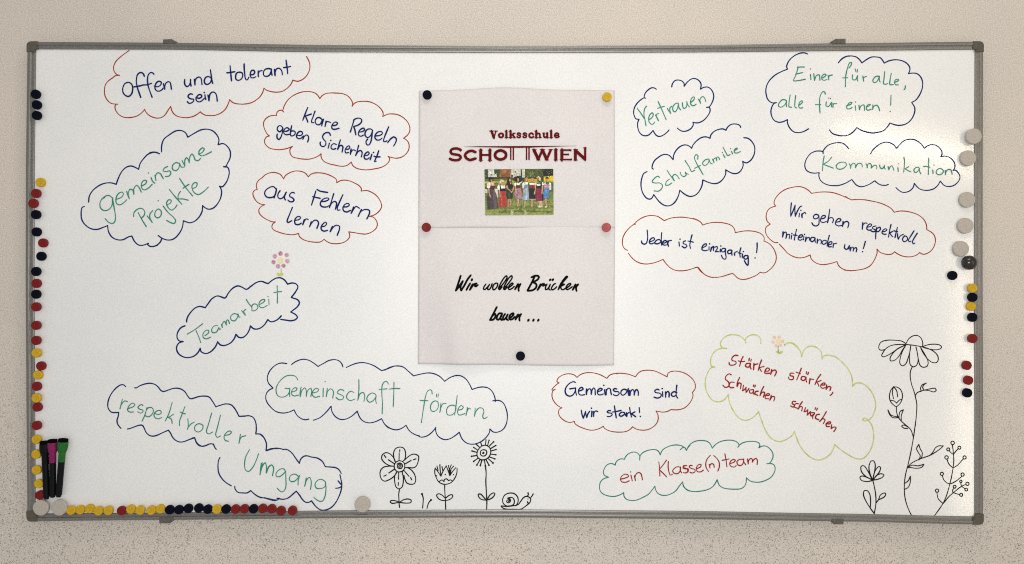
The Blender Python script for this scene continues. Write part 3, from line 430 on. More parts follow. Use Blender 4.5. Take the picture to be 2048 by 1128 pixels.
        ('l', '309.0,219.3 305.2,221.5 297.7,216.5 293.5,209.8 299.4,207.3 309.4,207.3 315.2,202.3 312.7,194.8 306.0,190.1 297.7,190.9;329.8,215.6 323.6,210.6 321.9,203.1 327.8,203.1 334.4,207.3;324.7,233.7 331.1,224.0 339.8,212.0! 336.1,220.7 339.5,224.8 344.5,224.0 350.3,216.0;352.0,229.8 354.5,224.0 359.5,220.7 364.5,224.0 362.8,229.8! 365.3,227.3 369.2,225.3;362.5,254.1 371.2,240.7 376.2,231.5 382.6,234.0;388.7,257.4 389.2,264.1 385.4,266.6 382.0,260.7 386.2,249.1 392.9,237.4 399.9,225.3;382.6,238.2 394.6,244.0;412.1,257.4 404.6,255.7 398.8,248.2 402.9,244.0 409.6,247.4 413.0,255.7! 415.5,249.1 419.3,247.4;419.6,257.4 423.0,249.9! 422.1,256.6 426.3,259.9 428.8,254.1! 428.8,260.7 432.2,261.6 434.7,256.6;442.2,266.6 446.0,260.7;440.5,271.1;441.7,282.5 448.0,270.8 451.4,264.9 456.4,266.6;459.7,273.3 461.7,268.3;457.7,279.1;464.7,274.9 471.4,278.3 471.4,280.5 466.4,277.5 465.6,271.6 470.6,269.9 478.1,273.3'),
    ],
    'kommunikation': [
        ('c', '704.7,279.4 699.5,285.8 692.5,290.4 683.2,292.0 672.8,290.4 662.3,286.4 654.8,279.4 651.3,273.0 651.6,269.0! 650.7,273.0 646.1,274.2 636.8,274.0 626.3,269.6 618.2,260.3 613.8,249.8 613.4,241.7 616.5,234.2 624.0,229.5 633.3,228.0 643.2,228.9! 642.6,222.0 645.5,213.9 653.0,206.9 663.5,202.8 675.1,201.7 686.7,202.8 699.5,207.5 711.6,214.7! 715.7,209.2 721.5,202.8 729.6,199.7 737.7,200.5 749.3,205.2 759.2,211.8! 765.6,206.9 773.7,202.8 781.1,202.5'),
        ('l', '653.6,263.8 651.3,249.8 650.1,233.0;669.1,261.4 663.5,253.9 651.6,246.4! 661.2,242.9 672.8,238.5;678.6,243.5 683.2,248.7 691.3,251.0 698.3,249.8 700.0,244.6 694.8,238.8 686.7,236.1 680.9,237.7 678.6,242.3;705.8,247.5 708.2,244.6 709.0,238.2! 709.9,244.0 714.5,248.7 718.0,247.5 719.2,239.4! 722.7,246.4 728.5,248.7 732.5,246.4 733.3,240.6;741.2,247.5 743.0,244.0 743.8,239.2! 745.3,246.4 749.3,248.4 752.2,245.2 752.2,238.8! 756.3,242.9 761.0,244.6 763.9,241.7 763.3,237.3;770.2,245.2 770.8,239.4 774.3,236.8 778.4,239.4 780.1,243.5'),
        ('c', '750.7,268.4 755.6,276.5 763.7,284.1 773.0,290.4 783.4,292.8 792.7,291.0 799.7,287.0 805.2,280.0! 812.4,288.1 821.7,296.2 832.2,298.8 841.5,298.3 850.7,293.9 857.7,288.1 863.3,280.0! 869.3,284.6 877.4,287.5 885.6,287.0 893.7,282.3 899.5,274.8 900.6,268.4 898.1,262.8! 906.4,263.7 914.6,261.7 921.5,256.8 926.2,249.8 927.6,242.9 926.2,237.1 923.6,233.6! 928.5,234.2 934.3,228.9 937.8,222.0 937.2,215.0 933.1,208.6 925.0,202.2 914.6,199.9 905.3,202.2 896.6,211.3! 891.4,202.2 883.2,195.3 874.0,192.4 864.7,192.0 854.2,194.7 848.4,199.3 842.4,206.3! 840.3,198.8 833.3,191.2 825.2,188.1 817.1,188.1 809.0,193.0 804.1,197.6;760.2,211.5 767.2,205.7 776.5,202.5 783.4,202.5 788.1,204.6'),
        ('l', '769.5,244.6 771.2,239.4 775.3,237.6 779.9,243.4! 779.9,239.4 781.7,236.5;787.5,241.7 789.0,235.3! 791.0,240.0 795.0,243.4 797.9,239.4 799.7,233.6;807.8,239.4 808.7,231.8;809.5,247.3;820.6,261.4 821.7,252.1 821.1,240.5 820.0,230.1;830.4,241.5 822.9,237.1! 828.7,233.6 835.4,230.3;851.9,240.0 846.1,240.0 841.5,234.7 843.2,229.5 848.4,230.7 853.1,238.2! 853.6,231.3 856.0,226.6;872.6,259.7 872.2,242.9 871.6,225.2;861.8,241.7 868.1,241.9 875.1,240.3;880.9,234.7 881.5,227.2;883.5,244.6;894.8,237.6 889.0,233.6 888.5,227.8 893.7,224.5 900.1,226.6 903.0,231.8 900.1,236.5 894.8,237.6;906.7,233.6 907.6,225.2! 908.2,230.1 912.8,235.3 918.1,235.3 920.4,230.7 921.5,225.7'),
    ],
    'jeder': [
        ('c', '258.4,121.1 255.4,121.1! 246.9,114.4 237.8,104.0 232.6,93.6 231.1,83.2 232.9,74.1 237.8,68.2 242.4,66.3'),
        ('c', '256.7,122.4 265.1,130.0 275.5,135.8 285.9,138.8 296.3,139.1 305.4,137.1 311.9,133.2 318.7,128.4! 328.8,132.6 339.2,134.9 353.5,135.8 367.8,134.5 382.1,131.5 391.2,128.0 395.7,124.8 398.9,119.6'),
        ('c', '243.7,60.4 249.5,52.6 258.6,44.2 270.3,39.0 282.0,37.7 293.7,39.3 304.1,42.3 316.4,47.2! 322.3,39.0 331.4,29.9 341.8,24.7 353.5,23.4 366.5,24.7 378.2,28.0 388.6,31.2! 392.5,25.4 398.9,18.9'),
        ('l', '283.0,108.5 284.0,96.2 283.3,87.1 280.7,80.6 275.5,79.3 271.6,82.5 271.4,85.8;288.5,84.5 293.7,85.8 298.6,89.7 297.0,92.5 292.4,91.6 288.5,87.1 287.9,81.9 291.8,79.9 297.6,81.9;311.9,85.8 308.0,89.0 301.5,86.4 298.9,81.2 304.1,79.9 309.3,81.9 312.5,86.4;313.5,103.3 312.5,89.7 313.5,77.3;315.1,81.9 320.3,81.9 323.6,85.1 321.0,87.1 316.4,84.5 315.1,79.9 318.4,77.3 324.2,77.7;326.8,86.4 325.5,80.6 327.7,74.7! 326.8,81.9 329.4,86.4 333.7,87.1;349.6,83.8 350.5,75.1;351.9,89.7;363.2,86.4 358.7,83.8 358.7,80.6 363.9,78.6 366.2,75.4 361.9,71.5 356.1,74.7;376.9,98.8 374.0,87.1 372.3,76.7 374.0,70.2;368.4,85.8 374.3,84.7 379.7,83.4'),
        ('c', '380.0,133.2 387.1,130.6 393.6,126.7 399.5,119.3! 407.9,122.2 419.6,124.5 432.6,124.8 445.6,123.2 456.0,120.2 462.5,115.7 465.8,110.5 467.7,103.3! 476.8,105.3 487.2,107.0 498.9,107.0 510.6,105.3 519.7,102.0 525.5,97.5 528.1,92.3 527.5,85.8! 535.3,82.5 543.1,76.0 549.6,66.3 553.2,54.6 552.8,45.5 548.3,35.1 539.2,25.4 530.1,19.5 524.2,19.3 519.9,20.6! 511.9,14.3 500.2,9.1 489.8,5.9 480.7,5.5 472.9,8.1 467.7,13.0 461.9,18.2! 453.4,15.6 440.4,11.7 426.1,9.4 413.1,11.1 402.7,16.3 394.9,24.7 389.1,30.9 383.2,30.2'),
        ('l', '398.2,71.5 402.7,73.4 407.3,77.3 406.6,79.9 402.1,78.6 398.2,73.4 398.2,67.6 404.0,65.6 409.9,66.9;412.5,74.1 412.5,66.9;413.8,79.9;417.0,72.8 415.7,64.3! 417.7,70.2 421.6,74.7 422.2,70.2 421.6,65.6;424.2,72.8 429.4,74.1 430.0,70.8 425.5,63.0 428.1,63.7 432.6,63.7;436.3,68.9 435.9,63.0;437.2,75.4;446.3,70.2 441.1,70.2 438.5,65.6 440.4,63.0 445.0,64.3 446.9,69.5! 446.9,59.8 448.2,52.0 446.9,48.1 442.4,48.8 439.8,52.6 438.5,55.9;459.9,66.3 454.7,66.9 451.5,63.7 452.8,59.8 457.3,59.8 460.9,65.6! 459.9,61.1 460.6,56.5;466.4,61.7 465.1,59.1 466.4,55.9! 466.4,61.1 471.6,64.3;479.1,71.5 476.8,62.4 477.8,52.0;473.5,61.1 480.0,59.8;482.6,58.5 482.3,51.3;484.3,63.7;493.7,55.2 487.8,55.2 485.2,50.7 487.2,48.1 491.7,48.8 494.3,54.6! 494.7,45.5 493.7,35.1 490.4,37.7 486.5,44.5;513.2,81.9 513.2,71.5 512.1,61.4;508.9,50.4'),
    ],
    'gehen': [
        ('c', '556.8,82.6 550.3,82.6 541.7,88.2 534.0,96.8 530.5,107.1 532.2,114.8 540.8,121.3! 534.8,126.8 532.2,136.3 534.0,146.6 540.0,154.3 552.0,159.1! 548.9,164.6 550.3,172.3 558.9,184.3 572.6,193.8 588.0,198.4 601.8,199.8 612.1,197.2 620.7,192.1 627.5,185.7! 643.0,188.1 656.7,188.6 670.4,187.4 684.2,183.5 697.9,177.8 707.9,173.2'),
        ('c', '559.7,79.3 569.2,69.3 577.7,59.9 588.0,53.9 598.3,50.8 610.4,51.3 624.4,56.5! 626.7,48.7 636.1,40.2 649.8,36.4 665.3,38.4 680.4,42.7! 684.2,34.1 692.7,27.3 701.3,24.7 709.9,23.3'),
        ('l', '584.9,165.5 583.7,151.7 583.7,138.0! 588.9,150.0 592.8,160.7! 592.3,150.0 593.2,137.7! 598.3,150.0 603.5,157.7 606.9,159.1;601.8,144.0 600.9,135.9;604.9,150.0;607.3,143.5 606.1,139.7 607.4,134.6! 607.8,141.4 612.9,145.7 615.2,142.8;642.1,139.7 636.1,141.8 631.0,137.1 632.7,132.8 638.7,133.2 642.6,138.0! 643.0,127.7 642.1,120.8 637.0,117.4 631.0,119.1 627.9,123.9;646.4,132.0 655.0,134.6 655.8,138.9 650.7,138.9 646.4,132.8 646.4,126.8 651.5,124.6 658.1,126.8;665.3,152.6 663.2,138.0 660.5,124.3! 664.4,133.7 670.4,134.6 673.0,131.1 671.3,124.3;677.3,125.1 685.9,126.8 688.5,131.1 684.2,132.8 679.0,128.6 677.3,121.7 682.4,117.7 690.2,118.3;693.1,126.8 691.9,116.5! 695.3,124.3 701.3,126.8 705.1,123.4 703.0,113.6'),
        ('l', '567.4,105.4 566.6,94.2! 569.2,102.8 573.4,104.5 574.6,101.1 573.4,91.6! 576.9,99.4 581.2,99.4 580.3,90.8;585.5,97.7 584.6,89.9;586.0,101.6;595.8,110.5 592.3,95.1 591.1,87.9;588.9,98.5 596.6,97.7;600.1,93.4 606.1,94.2 608.6,97.7 605.2,99.0 600.9,95.9 599.2,89.9 603.5,87.4 607.8,89.9;611.2,95.9 610.0,88.2;612.6,99.9;615.5,94.2 614.1,85.1! 617.2,91.6 622.4,93.0 623.2,89.9 622.4,87.4;634.4,92.5 627.5,93.4 624.9,88.2 627.5,84.4 632.7,87.4 634.7,91.6! 634.4,87.4 635.2,83.1;639.5,89.9 638.7,81.0! 641.2,87.4 646.4,88.2 647.8,84.8 646.7,80.0;659.3,85.6 653.3,87.4 649.0,82.2 652.4,78.8 658.4,82.2;664.4,97.7 661.5,86.5 659.8,75.3;661.8,77.9 668.7,79.6 669.6,83.9 665.3,83.9 661.8,77.9 663.6,73.6 668.7,74.1;673.0,80.5 672.1,71.9! 673.0,78.8 679.4,81.3;697.0,78.8 696.2,71.0 701.3,68.5 706.5,76.2! 705.6,68.5'),
        ('c', '698.1,179.2 704.3,175.4 711.1,172.0! 723.1,172.8 736.9,172.3 752.3,169.7 767.8,166.3 781.5,161.2 793.5,154.3 800.4,146.2! 812.4,148.6 826.2,147.9 839.9,144.8 851.9,139.7 862.2,131.1 867.4,120.8 868.8,109.6! 877.7,104.5 883.7,98.5 886.6,88.2 883.7,74.4 876.0,64.1 865.7,58.6 858.8,58.6 854.0,61.6! 846.8,56.4 836.5,53.0 824.5,53.0 814.1,55.6 807.3,59.0 801.3,63.3! 795.3,58.6 786.7,57.6 776.4,59.8 769.5,63.3 764.4,68.9! 764.4,60.7 759.2,47.0 750.6,34.6 738.6,28.1 723.1,25.0 709.4,23.8 695.7,25.0'),
        ('l', '734.3,124.2 733.4,110.5! 735.2,119.9 740.3,123.9 743.4,122.5;743.7,114.8 750.6,116.5 753.2,119.9 749.8,121.7 744.6,117.4 742.9,111.4 747.2,108.4 752.3,109.6;761.8,117.4 755.8,115.7 754.9,112.2 760.1,109.6 760.1,106.2 755.8,105.3 751.5,107.1;763.5,113.9 761.8,101.9 761.3,90.2;764.4,112.2 770.4,114.8 771.2,110.5 766.1,105.3 762.6,107.1;774.7,105.3 781.5,106.2 785.0,109.6 781.5,111.4 776.4,107.9 774.7,102.8 778.9,99.9 783.2,100.2;793.5,120.5 790.1,105.3 788.4,94.2;797.0,106.2 791.0,102.8! 793.5,98.5 797.0,94.7;806.9,114.3 803.8,101.9 801.8,93.0;799.6,107.1 807.3,105.3;807.3,101.1 807.3,95.0 809.0,89.9! 812.4,95.9 819.3,99.9;821.9,96.8 817.6,89.9 820.2,84.7 826.2,86.5 827.9,91.6 825.3,95.9 821.0,95.9;841.6,107.1 833.0,93.3 829.6,87.3 832.2,84.4 834.8,85.6;848.5,102.3 839.9,88.2 838.2,83.0 840.8,79.9 843.3,81.7'),
        ('l', '708.5,72.7 708.0,65.0! 710.3,71.0 713.7,73.1 714.9,71.0 714.2,64.5! 716.3,70.1 720.6,71.9 721.8,68.4 720.6,63.3;739.8,85.1 737.7,77.0 735.5,69.6;734.0,63.3'),
    ],
    'sind': [
        ('c', '98.4,-211.5! 94.5,-208.9 95.1,-203.7 101.6,-197.2 112.0,-193.0 121.1,-192.3 130.2,-194.6 136.1,-199.8! 143.2,-194.0 152.3,-190.7 164.0,-189.7 175.7,-191.4 186.1,-194.9 198.8,-201.8! 204.3,-195.3 212.1,-192.3 222.4,-191.0 231.4,-191.4'),
        ('c', '98.4,-211.2! 92.5,-215.4 86.0,-221.9 83.4,-226.2 87.3,-225.8 90.6,-224.5! 85.4,-228.4 83.7,-236.2 85.4,-245.3 91.2,-254.4 97.7,-260.2 104.5,-263.5! 99.0,-266.7 97.5,-273.9 100.3,-281.7 106.8,-288.1 114.6,-292.7 122.4,-294.0 130.5,-291.8! 131.5,-295.9 139.3,-301.8 149.7,-306.3 162.7,-310.0 170.5,-310.2 180.9,-307.6 191.3,-302.2! 193.9,-306.3 201.7,-310.9 212.1,-313.5 222.4,-314.4 231.4,-314.1'),
        ('l', '132.8,-210.2 129.6,-208.9 123.7,-210.2 115.9,-216.7 111.4,-225.8 113.3,-234.9 120.5,-239.0 127.6,-236.2 132.2,-228.4 133.1,-221.9! 133.1,-228.4 135.1,-236.8;121.1,-223.8 133.1,-221.9;139.3,-228.4 145.8,-226.4 149.0,-223.8 145.8,-220.6 141.3,-223.2 139.0,-229.7 141.3,-235.5 145.8,-236.8 152.0,-235.9;156.2,-223.8 155.5,-229.7 155.9,-235.5! 157.5,-228.4 160.7,-223.8 164.6,-224.5 165.9,-234.9! 167.9,-225.8 171.1,-221.9 173.7,-224.5 174.1,-229.7 174.4,-235.9;179.6,-229.7 187.4,-226.4 188.7,-223.8 185.4,-222.5 180.9,-225.1 178.7,-230.3 180.9,-235.5 186.1,-236.2 191.3,-234.2;193.2,-225.1 195.2,-236.4;192.3,-216.4;197.1,-225.1 197.1,-235.9! 197.8,-227.1 201.7,-222.5 205.6,-223.8 206.9,-231.0 208.2,-235.5;219.2,-223.8 215.3,-223.2 212.1,-225.8 215.3,-229.0 222.4,-229.7 224.4,-233.6 220.5,-237.5 215.3,-237.5 212.3,-235.5'),
        ('l', '145.1,-268.4 146.4,-276.5 149.4,-284.9! 152.3,-276.5 153.9,-271.3! 154.9,-277.8 156.5,-283.6! 158.8,-276.5 162.7,-270.6;167.2,-270.6 166.8,-281.7;166.3,-264.1;170.5,-271.3 171.1,-281.4! 171.8,-273.9 175.0,-270.0 179.6,-271.3;206.2,-269.3 202.3,-269.3 199.1,-271.9 202.3,-273.9 208.8,-275.2 209.5,-278.4 204.3,-281.7 199.3,-281.4;214.4,-259.3 216.0,-270.0 218.3,-284.3;210.1,-272.3 217.3,-271.3 228.3,-268.9'),
        ('c', '219.0,-192.3 226.1,-191.0 235.2,-191.8 244.3,-193.3 252.1,-195.9 258.6,-198.5! 263.8,-191.4 270.3,-186.8 279.4,-184.9 289.8,-184.9 300.2,-186.8 309.3,-190.7 317.1,-194.6 324.9,-198.5! 326.2,-192.0 331.4,-188.1 340.5,-186.6 350.9,-187.5 362.6,-191.4 371.7,-197.2 379.5,-205.0 383.7,-214.1 383.4,-223.2 378.2,-231.0! 378.9,-238.8 375.6,-247.9 369.1,-257.0 361.3,-263.5 352.2,-266.8 343.1,-267.7 332.7,-267.2! 326.2,-270.7 317.1,-272.4 309.3,-271.6 301.5,-270.3! 305.4,-277.8 306.1,-286.9 302.8,-296.0 295.0,-303.8 284.6,-309.0 274.2,-310.3 263.8,-309.0 257.3,-306.4 252.4,-303.2! 246.9,-309.0 239.1,-312.7 228.7,-314.5 220.9,-314.2'),
        ('l', '239.8,-225.8 233.9,-224.5 228.7,-228.4 228.1,-233.6 231.3,-236.9 237.2,-234.3 241.7,-225.8;243.3,-223.2 243.0,-229.7 244.6,-237.3;246.3,-227.1 245.9,-232.3 246.7,-237.5! 248.2,-229.7 252.1,-225.2 255.0,-227.1 255.8,-236.9! 257.3,-229.7 260.6,-225.2 263.8,-228.4 264.5,-237.5;307.8,-225.8 304.1,-224.5 298.9,-227.8 300.2,-231.0 309.3,-233.0 312.6,-236.2 310.6,-240.8 304.1,-243.0 297.6,-241.2;315.2,-229.7 315.8,-240.1;314.5,-223.2;321.0,-229.7 321.7,-241.4! 323.0,-232.3 326.2,-229.1 328.8,-231.7 328.8,-240.8;345.1,-231.7 339.2,-229.7 334.0,-233.6 334.0,-237.5 339.2,-239.5 343.8,-236.2;345.1,-216.1 343.8,-228.4 344.2,-238.8 347.0,-243.0'),
        ('l', '235.2,-273.3 230.0,-272.6 225.5,-275.9 224.8,-279.1 228.7,-281.1 234.6,-277.8;235.2,-273.3 237.2,-277.8 240.4,-281.5;239.8,-273.9 240.4,-281.1! 241.1,-275.9 245.0,-273.3;246.3,-262.9 247.6,-272.6 250.2,-282.8;257.3,-272.0 248.9,-276.5! 254.1,-278.5 258.9,-282.0;266.4,-262.9 267.1,-273.3;268.7,-281.5'),
    ],
    'team': [
        ('c', '267.4,-372.7 267.4,-364.6 263.5,-358.8 257.0,-356.2 250.5,-356.8 242.7,-360.7 237.5,-366.6 235.5,-371.1! 228.4,-370.4 221.9,-373.0 217.4,-378.2 216.1,-383.4! 210.2,-380.5 203.7,-380.8 197.2,-384.7 192.7,-392.5 191.4,-398.4 193.3,-404.2 201.8,-409.0! 193.3,-411.4 186.8,-416.6 183.6,-424.4 183.6,-433.5 186.8,-440.6 193.3,-445.2 203.7,-448.4 214.1,-449.1 225.8,-445.8 234.2,-441.0! 234.2,-447.1 237.5,-453.0 244.0,-456.6 253.1,-457.5 262.2,-456.2 275.2,-450.4 285.6,-444.5 293.4,-435.4 299.2,-427.6! 301.2,-436.1 306.4,-443.2 314.2,-446.5 323.3,-446.7 333.7,-443.2 342.8,-437.4 350.6,-427.0 357.3,-418.5! 358.3,-424.4 361.6,-430.9 367.4,-435.4 372.8,-437.6'),
        ('c', '267.4,-372.7! 268.7,-363.3 273.9,-357.5 281.7,-353.6 290.8,-351.3 299.9,-351.0 306.4,-354.2 310.3,-361.7! 315.5,-351.6 323.3,-346.4 333.7,-342.5 345.4,-341.2 355.7,-343.2 361.6,-347.1 365.5,-352.6! 368.7,-346.4 372.8,-341.9'),
        ('l', '227.8,-412.7 236.2,-410.7 244.0,-406.8 241.4,-402.9 234.9,-402.9 229.0,-407.5 227.1,-413.3 229.7,-417.9 237.5,-419.4 245.3,-416.3;248.9,-404.2 250.5,-410.1 251.8,-416.3;248.5,-397.7;256.3,-405.5 258.3,-415.3! 257.6,-408.8 260.9,-401.0 266.1,-399.0 270.0,-401.6 271.9,-407.5 273.2,-414.2;307.4,-376.9 309.0,-390.6 309.6,-405.9;323.5,-373.0 315.5,-384.1 308.3,-392.5! 315.5,-399.7 323.9,-408.1;327.4,-375.6 326.9,-385.4 328.5,-397.1 331.7,-404.2 336.3,-402.3;352.5,-388.0 346.7,-386.7 339.5,-390.6 336.3,-395.8 339.5,-400.3 346.7,-401.2 351.9,-395.8 352.9,-387.3! 352.5,-394.5 355.1,-399.7;364.8,-384.1 359.6,-384.7 358.3,-389.3 362.9,-391.2 368.7,-391.2 368.7,-397.1 364.2,-399.9 358.3,-399.0'),
        ('c', '351.9,-351.6 358.4,-346.4 362.3,-347.1 365.2,-352.6! 370.1,-343.2 379.2,-335.4 388.3,-332.4 398.7,-331.9 407.8,-333.4 414.3,-338.0 419.5,-347.7! 426.0,-340.6 435.1,-334.7 445.5,-331.9 455.9,-331.1 466.3,-332.8 472.8,-336.7 475.4,-341.9 473.0,-345.8! 478.0,-339.9 487.1,-335.4 498.7,-333.7 509.1,-334.1 516.3,-336.7 518.9,-341.2 516.9,-347.1! 523.4,-343.8 531.2,-343.5 537.7,-347.1 544.2,-354.9 546.8,-363.3 544.2,-372.4 539.0,-379.5 533.8,-380.5! 542.9,-380.2 549.4,-384.1 551.0,-391.9 548.1,-401.0 541.6,-409.4 531.2,-415.3 519.5,-418.9 507.8,-418.9 498.7,-416.6 491.0,-410.1! 490.3,-419.2 487.1,-427.0 480.6,-432.2 472.8,-433.7 461.1,-433.7 449.4,-432.8 440.3,-430.2 433.8,-425.0 429.6,-414.2! 424.7,-423.1 418.2,-430.2 409.1,-434.8 397.4,-437.6 385.7,-438.9 374.0,-438.0 366.2,-435.4 362.3,-431.5 358.4,-427.0'),
        ('l', '366.2,-384.1 360.4,-385.4 359.7,-388.6 364.9,-390.6 368.2,-393.2 366.2,-398.4 361.7,-399.7;377.2,-384.1 372.7,-384.1 371.1,-387.3 376.6,-390.6 382.4,-392.5 383.1,-397.1 377.9,-399.9 372.7,-398.4;386.3,-391.2 394.8,-386.7 395.8,-382.1 391.5,-382.1 387.0,-386.7 385.7,-393.2 388.9,-397.1 395.4,-397.3 400.6,-393.8;415.3,-362.7 409.1,-369.8 405.8,-378.9 406.5,-388.0 411.4,-396.8;413.0,-382.1 414.5,-389.3! 414.3,-384.1 418.2,-380.2 422.1,-382.1 423.4,-388.0;422.3,-363.3 429.9,-370.4 434.0,-378.9 433.8,-388.0 430.9,-395.8;445.7,-359.7 448.1,-372.4 450.0,-387.0;440.3,-373.4 448.1,-371.7 454.6,-370.4;456.5,-380.2 465.0,-376.9 467.6,-373.0 463.0,-371.7 457.8,-375.0 455.9,-381.5 458.5,-386.0 465.0,-387.3 469.5,-384.1;485.1,-371.7 478.0,-371.1 471.5,-375.0 471.5,-380.2 475.4,-384.1 480.6,-383.4 484.5,-377.6 485.1,-370.4! 485.1,-376.3 489.4,-382.5;492.9,-370.4 493.6,-375.6 494.6,-380.8! 495.5,-373.7 500.0,-369.5 503.3,-371.7 503.3,-376.9! 506.5,-371.7 511.1,-369.5 513.7,-373.7 513.0,-382.8'),
    ],
    'staerken': [
        ('c', '489.9,-127.0 485.5,-119.1 476.6,-112.9 464.3,-110.3 451.9,-112.0 441.4,-119.1 436.4,-128.8 439.6,-136.7 449.3,-139.4! 436.1,-139.4 423.7,-146.5 417.5,-157.0 415.8,-167.6 417.5,-175.6 424.6,-177.9! 416.7,-180.0 408.7,-192.3 404.7,-208.2 406.1,-224.1 413.1,-240.0 421.9,-248.8 432.5,-250.9 443.1,-247.4 452.8,-236.4! 454.6,-248.8 460.8,-264.7 469.6,-278.8 480.2,-287.6 489.0,-289.7 499.6,-286.7 508.4,-280.5 516.3,-271.7! 519.9,-282.3 524.3,-294.3'),
        ('c', '489.0,-127.0! 489.9,-118.2 497.8,-112.0 506.6,-110.3 515.5,-112.9 520.7,-120.0 521.1,-127.9'),
        ('c', '571.0,-132.3 577.2,-127.9 586.0,-127.4 593.1,-131.5 600.1,-138.5 602.8,-143.8'),
        ('l', '472.8,-153.9 466.9,-153.5 460.8,-158.8 460.8,-164.1 468.7,-166.7 468.7,-171.2 461.6,-174.3 455.5,-172.9 454.6,-168.5;483.7,-156.2 479.3,-165.9 476.6,-176.4;474.0,-165.0 480.2,-166.7 487.2,-165.9;498.7,-170.3 490.8,-171.2 489.0,-176.4 495.2,-178.2 499.6,-171.2! 498.7,-178.2 500.5,-181.7;496.9,-159.7 496.0,-165.0;501.0,-161.4 499.9,-166.7;506.6,-170.3 505.8,-183.5! 507.5,-173.8 514.6,-171.2;522.5,-163.2 518.1,-174.7 515.5,-185.3;527.8,-176.8 518.1,-179.1! 519.9,-183.5 522.5,-187.0;529.6,-187.0 536.6,-186.2 539.3,-182.6 534.9,-180.0 530.5,-184.4 529.6,-190.6 534.9,-191.4 540.2,-190.6;543.7,-183.5 541.6,-193.2! 545.4,-186.2 550.7,-184.4 553.4,-187.9 549.9,-196.7'),
        ('l', '459.3,-194.4 454.6,-192.3 448.4,-196.7 446.6,-202.9 453.7,-210.0 453.7,-217.9 446.6,-220.6 441.4,-216.1;465.2,-210.0 458.1,-210.0 454.6,-217.0 458.1,-221.4 464.3,-220.6;476.6,-199.7 472.2,-210.0 471.3,-218.8! 474.9,-211.7 479.3,-212.6 478.4,-223.2;484.6,-216.1 482.8,-227.6! 489.0,-223.2 489.9,-220.6! 489.9,-231.1! 494.3,-225.8 496.0,-223.2;504.0,-225.0 497.8,-226.7 497.8,-232.0 504.0,-232.0 505.8,-225.8! 504.9,-231.1 506.6,-235.6;506.3,-215.3 505.2,-218.8;509.3,-216.1 508.4,-219.7;515.5,-228.5 510.2,-229.4 508.4,-233.8 514.6,-237.3;526.9,-218.8 521.6,-229.4 519.0,-238.2! 523.4,-231.1 528.7,-231.1 526.4,-240.8;530.5,-237.3 537.5,-237.3 539.3,-234.7 534.9,-233.8 530.5,-238.2 530.5,-243.5 537.5,-244.4;542.8,-237.3 539.8,-247.0! 544.6,-240.0 549.9,-240.8 548.1,-249.1'),
        ('c', '571.0,-130.7 578.7,-127.2 588.0,-129.6 597.3,-136.5 604.2,-145.8 606.5,-156.2! 610.0,-145.8 618.1,-136.5 627.4,-134.2 639.0,-137.7 647.1,-145.8 649.5,-160.9! 652.9,-155.1 664.5,-153.5 676.1,-156.2 690.1,-166.7 701.7,-179.4 711.0,-196.9 713.7,-217.7! 720.2,-211.9 731.8,-211.9 743.4,-218.9 755.0,-234.0 761.5,-254.9 758.5,-273.4 750.4,-286.2 738.8,-290.8 734.2,-287.8 738.8,-285.0 745.8,-288.5! 753.9,-301.3 757.4,-319.8 755.0,-340.7 745.8,-359.3 734.2,-369.7 720.2,-369.7 704.0,-361.6 690.1,-352.3 676.1,-340.7! 669.2,-357.0 657.6,-367.4 643.7,-372.7 629.7,-369.7 613.5,-357.0 601.9,-340.7 591.5,-314.0! 585.7,-322.2 571.7,-331.4'),
        ('l', '590.3,-191.1 583.3,-191.1 582.2,-195.7 589.1,-198.0 588.0,-203.8 581.0,-203.8 578.7,-199.2;605.8,-180.6 599.6,-196.9 596.1,-205.0;594.9,-188.7 604.2,-192.2;615.8,-199.2 607.7,-198.0 605.4,-203.8 611.2,-206.1 615.8,-200.3! 615.8,-206.1 617.0,-209.6;617.0,-187.6 615.8,-192.2;620.9,-189.4 619.3,-193.4;623.9,-201.5 622.3,-213.1! 625.1,-203.8 631.6,-203.8;646.4,-193.4 639.0,-203.8 634.4,-215.0;647.1,-206.1 637.9,-209.6! 641.3,-214.3 642.5,-218.2;647.1,-215.4 654.1,-215.4 655.3,-211.9 650.6,-211.9 646.0,-217.7 649.5,-222.4 655.3,-221.2;658.7,-215.4 657.6,-224.7! 662.2,-218.9 667.3,-220.1 665.7,-227.0;672.0,-230.5 669.2,-235.1 666.4,-237.5'),
        ('l', '593.8,-250.2 588.0,-250.2 586.8,-254.9 591.5,-257.2 589.1,-261.8 583.3,-259.5;599.6,-254.9 593.8,-254.9 591.5,-261.8 597.3,-264.1;607.7,-250.7 601.9,-259.5 599.1,-266.0! 604.2,-260.7 607.7,-261.8 606.5,-269.9;614.7,-263.0 611.6,-271.6! 617.0,-269.9 619.3,-267.6! 618.1,-278.5! 622.8,-273.4 625.1,-271.1;633.2,-273.4 625.1,-274.6 626.3,-280.4 633.2,-275.7! 629.7,-281.6 629.7,-286.2;635.5,-263.0 634.4,-266.9;639.5,-264.1 637.9,-268.3;643.7,-276.9 637.9,-278.1 635.5,-285.0 642.5,-288.5;658.0,-271.6 650.6,-283.9 644.1,-292.0! 650.6,-286.2 655.3,-288.5 651.8,-296.6;657.6,-296.6 665.7,-296.6 666.9,-293.2 662.2,-293.2 657.6,-297.8 658.7,-302.4 664.5,-302.4;669.2,-299.0 668.0,-307.1! 673.8,-303.6 678.5,-304.8 677.3,-308.2 673.8,-312.9'),
        ('c', '523.6,-292.1 527.4,-303.2 541.8,-326.5 559.7,-334.3 572.8,-330.9'),
    ],
}
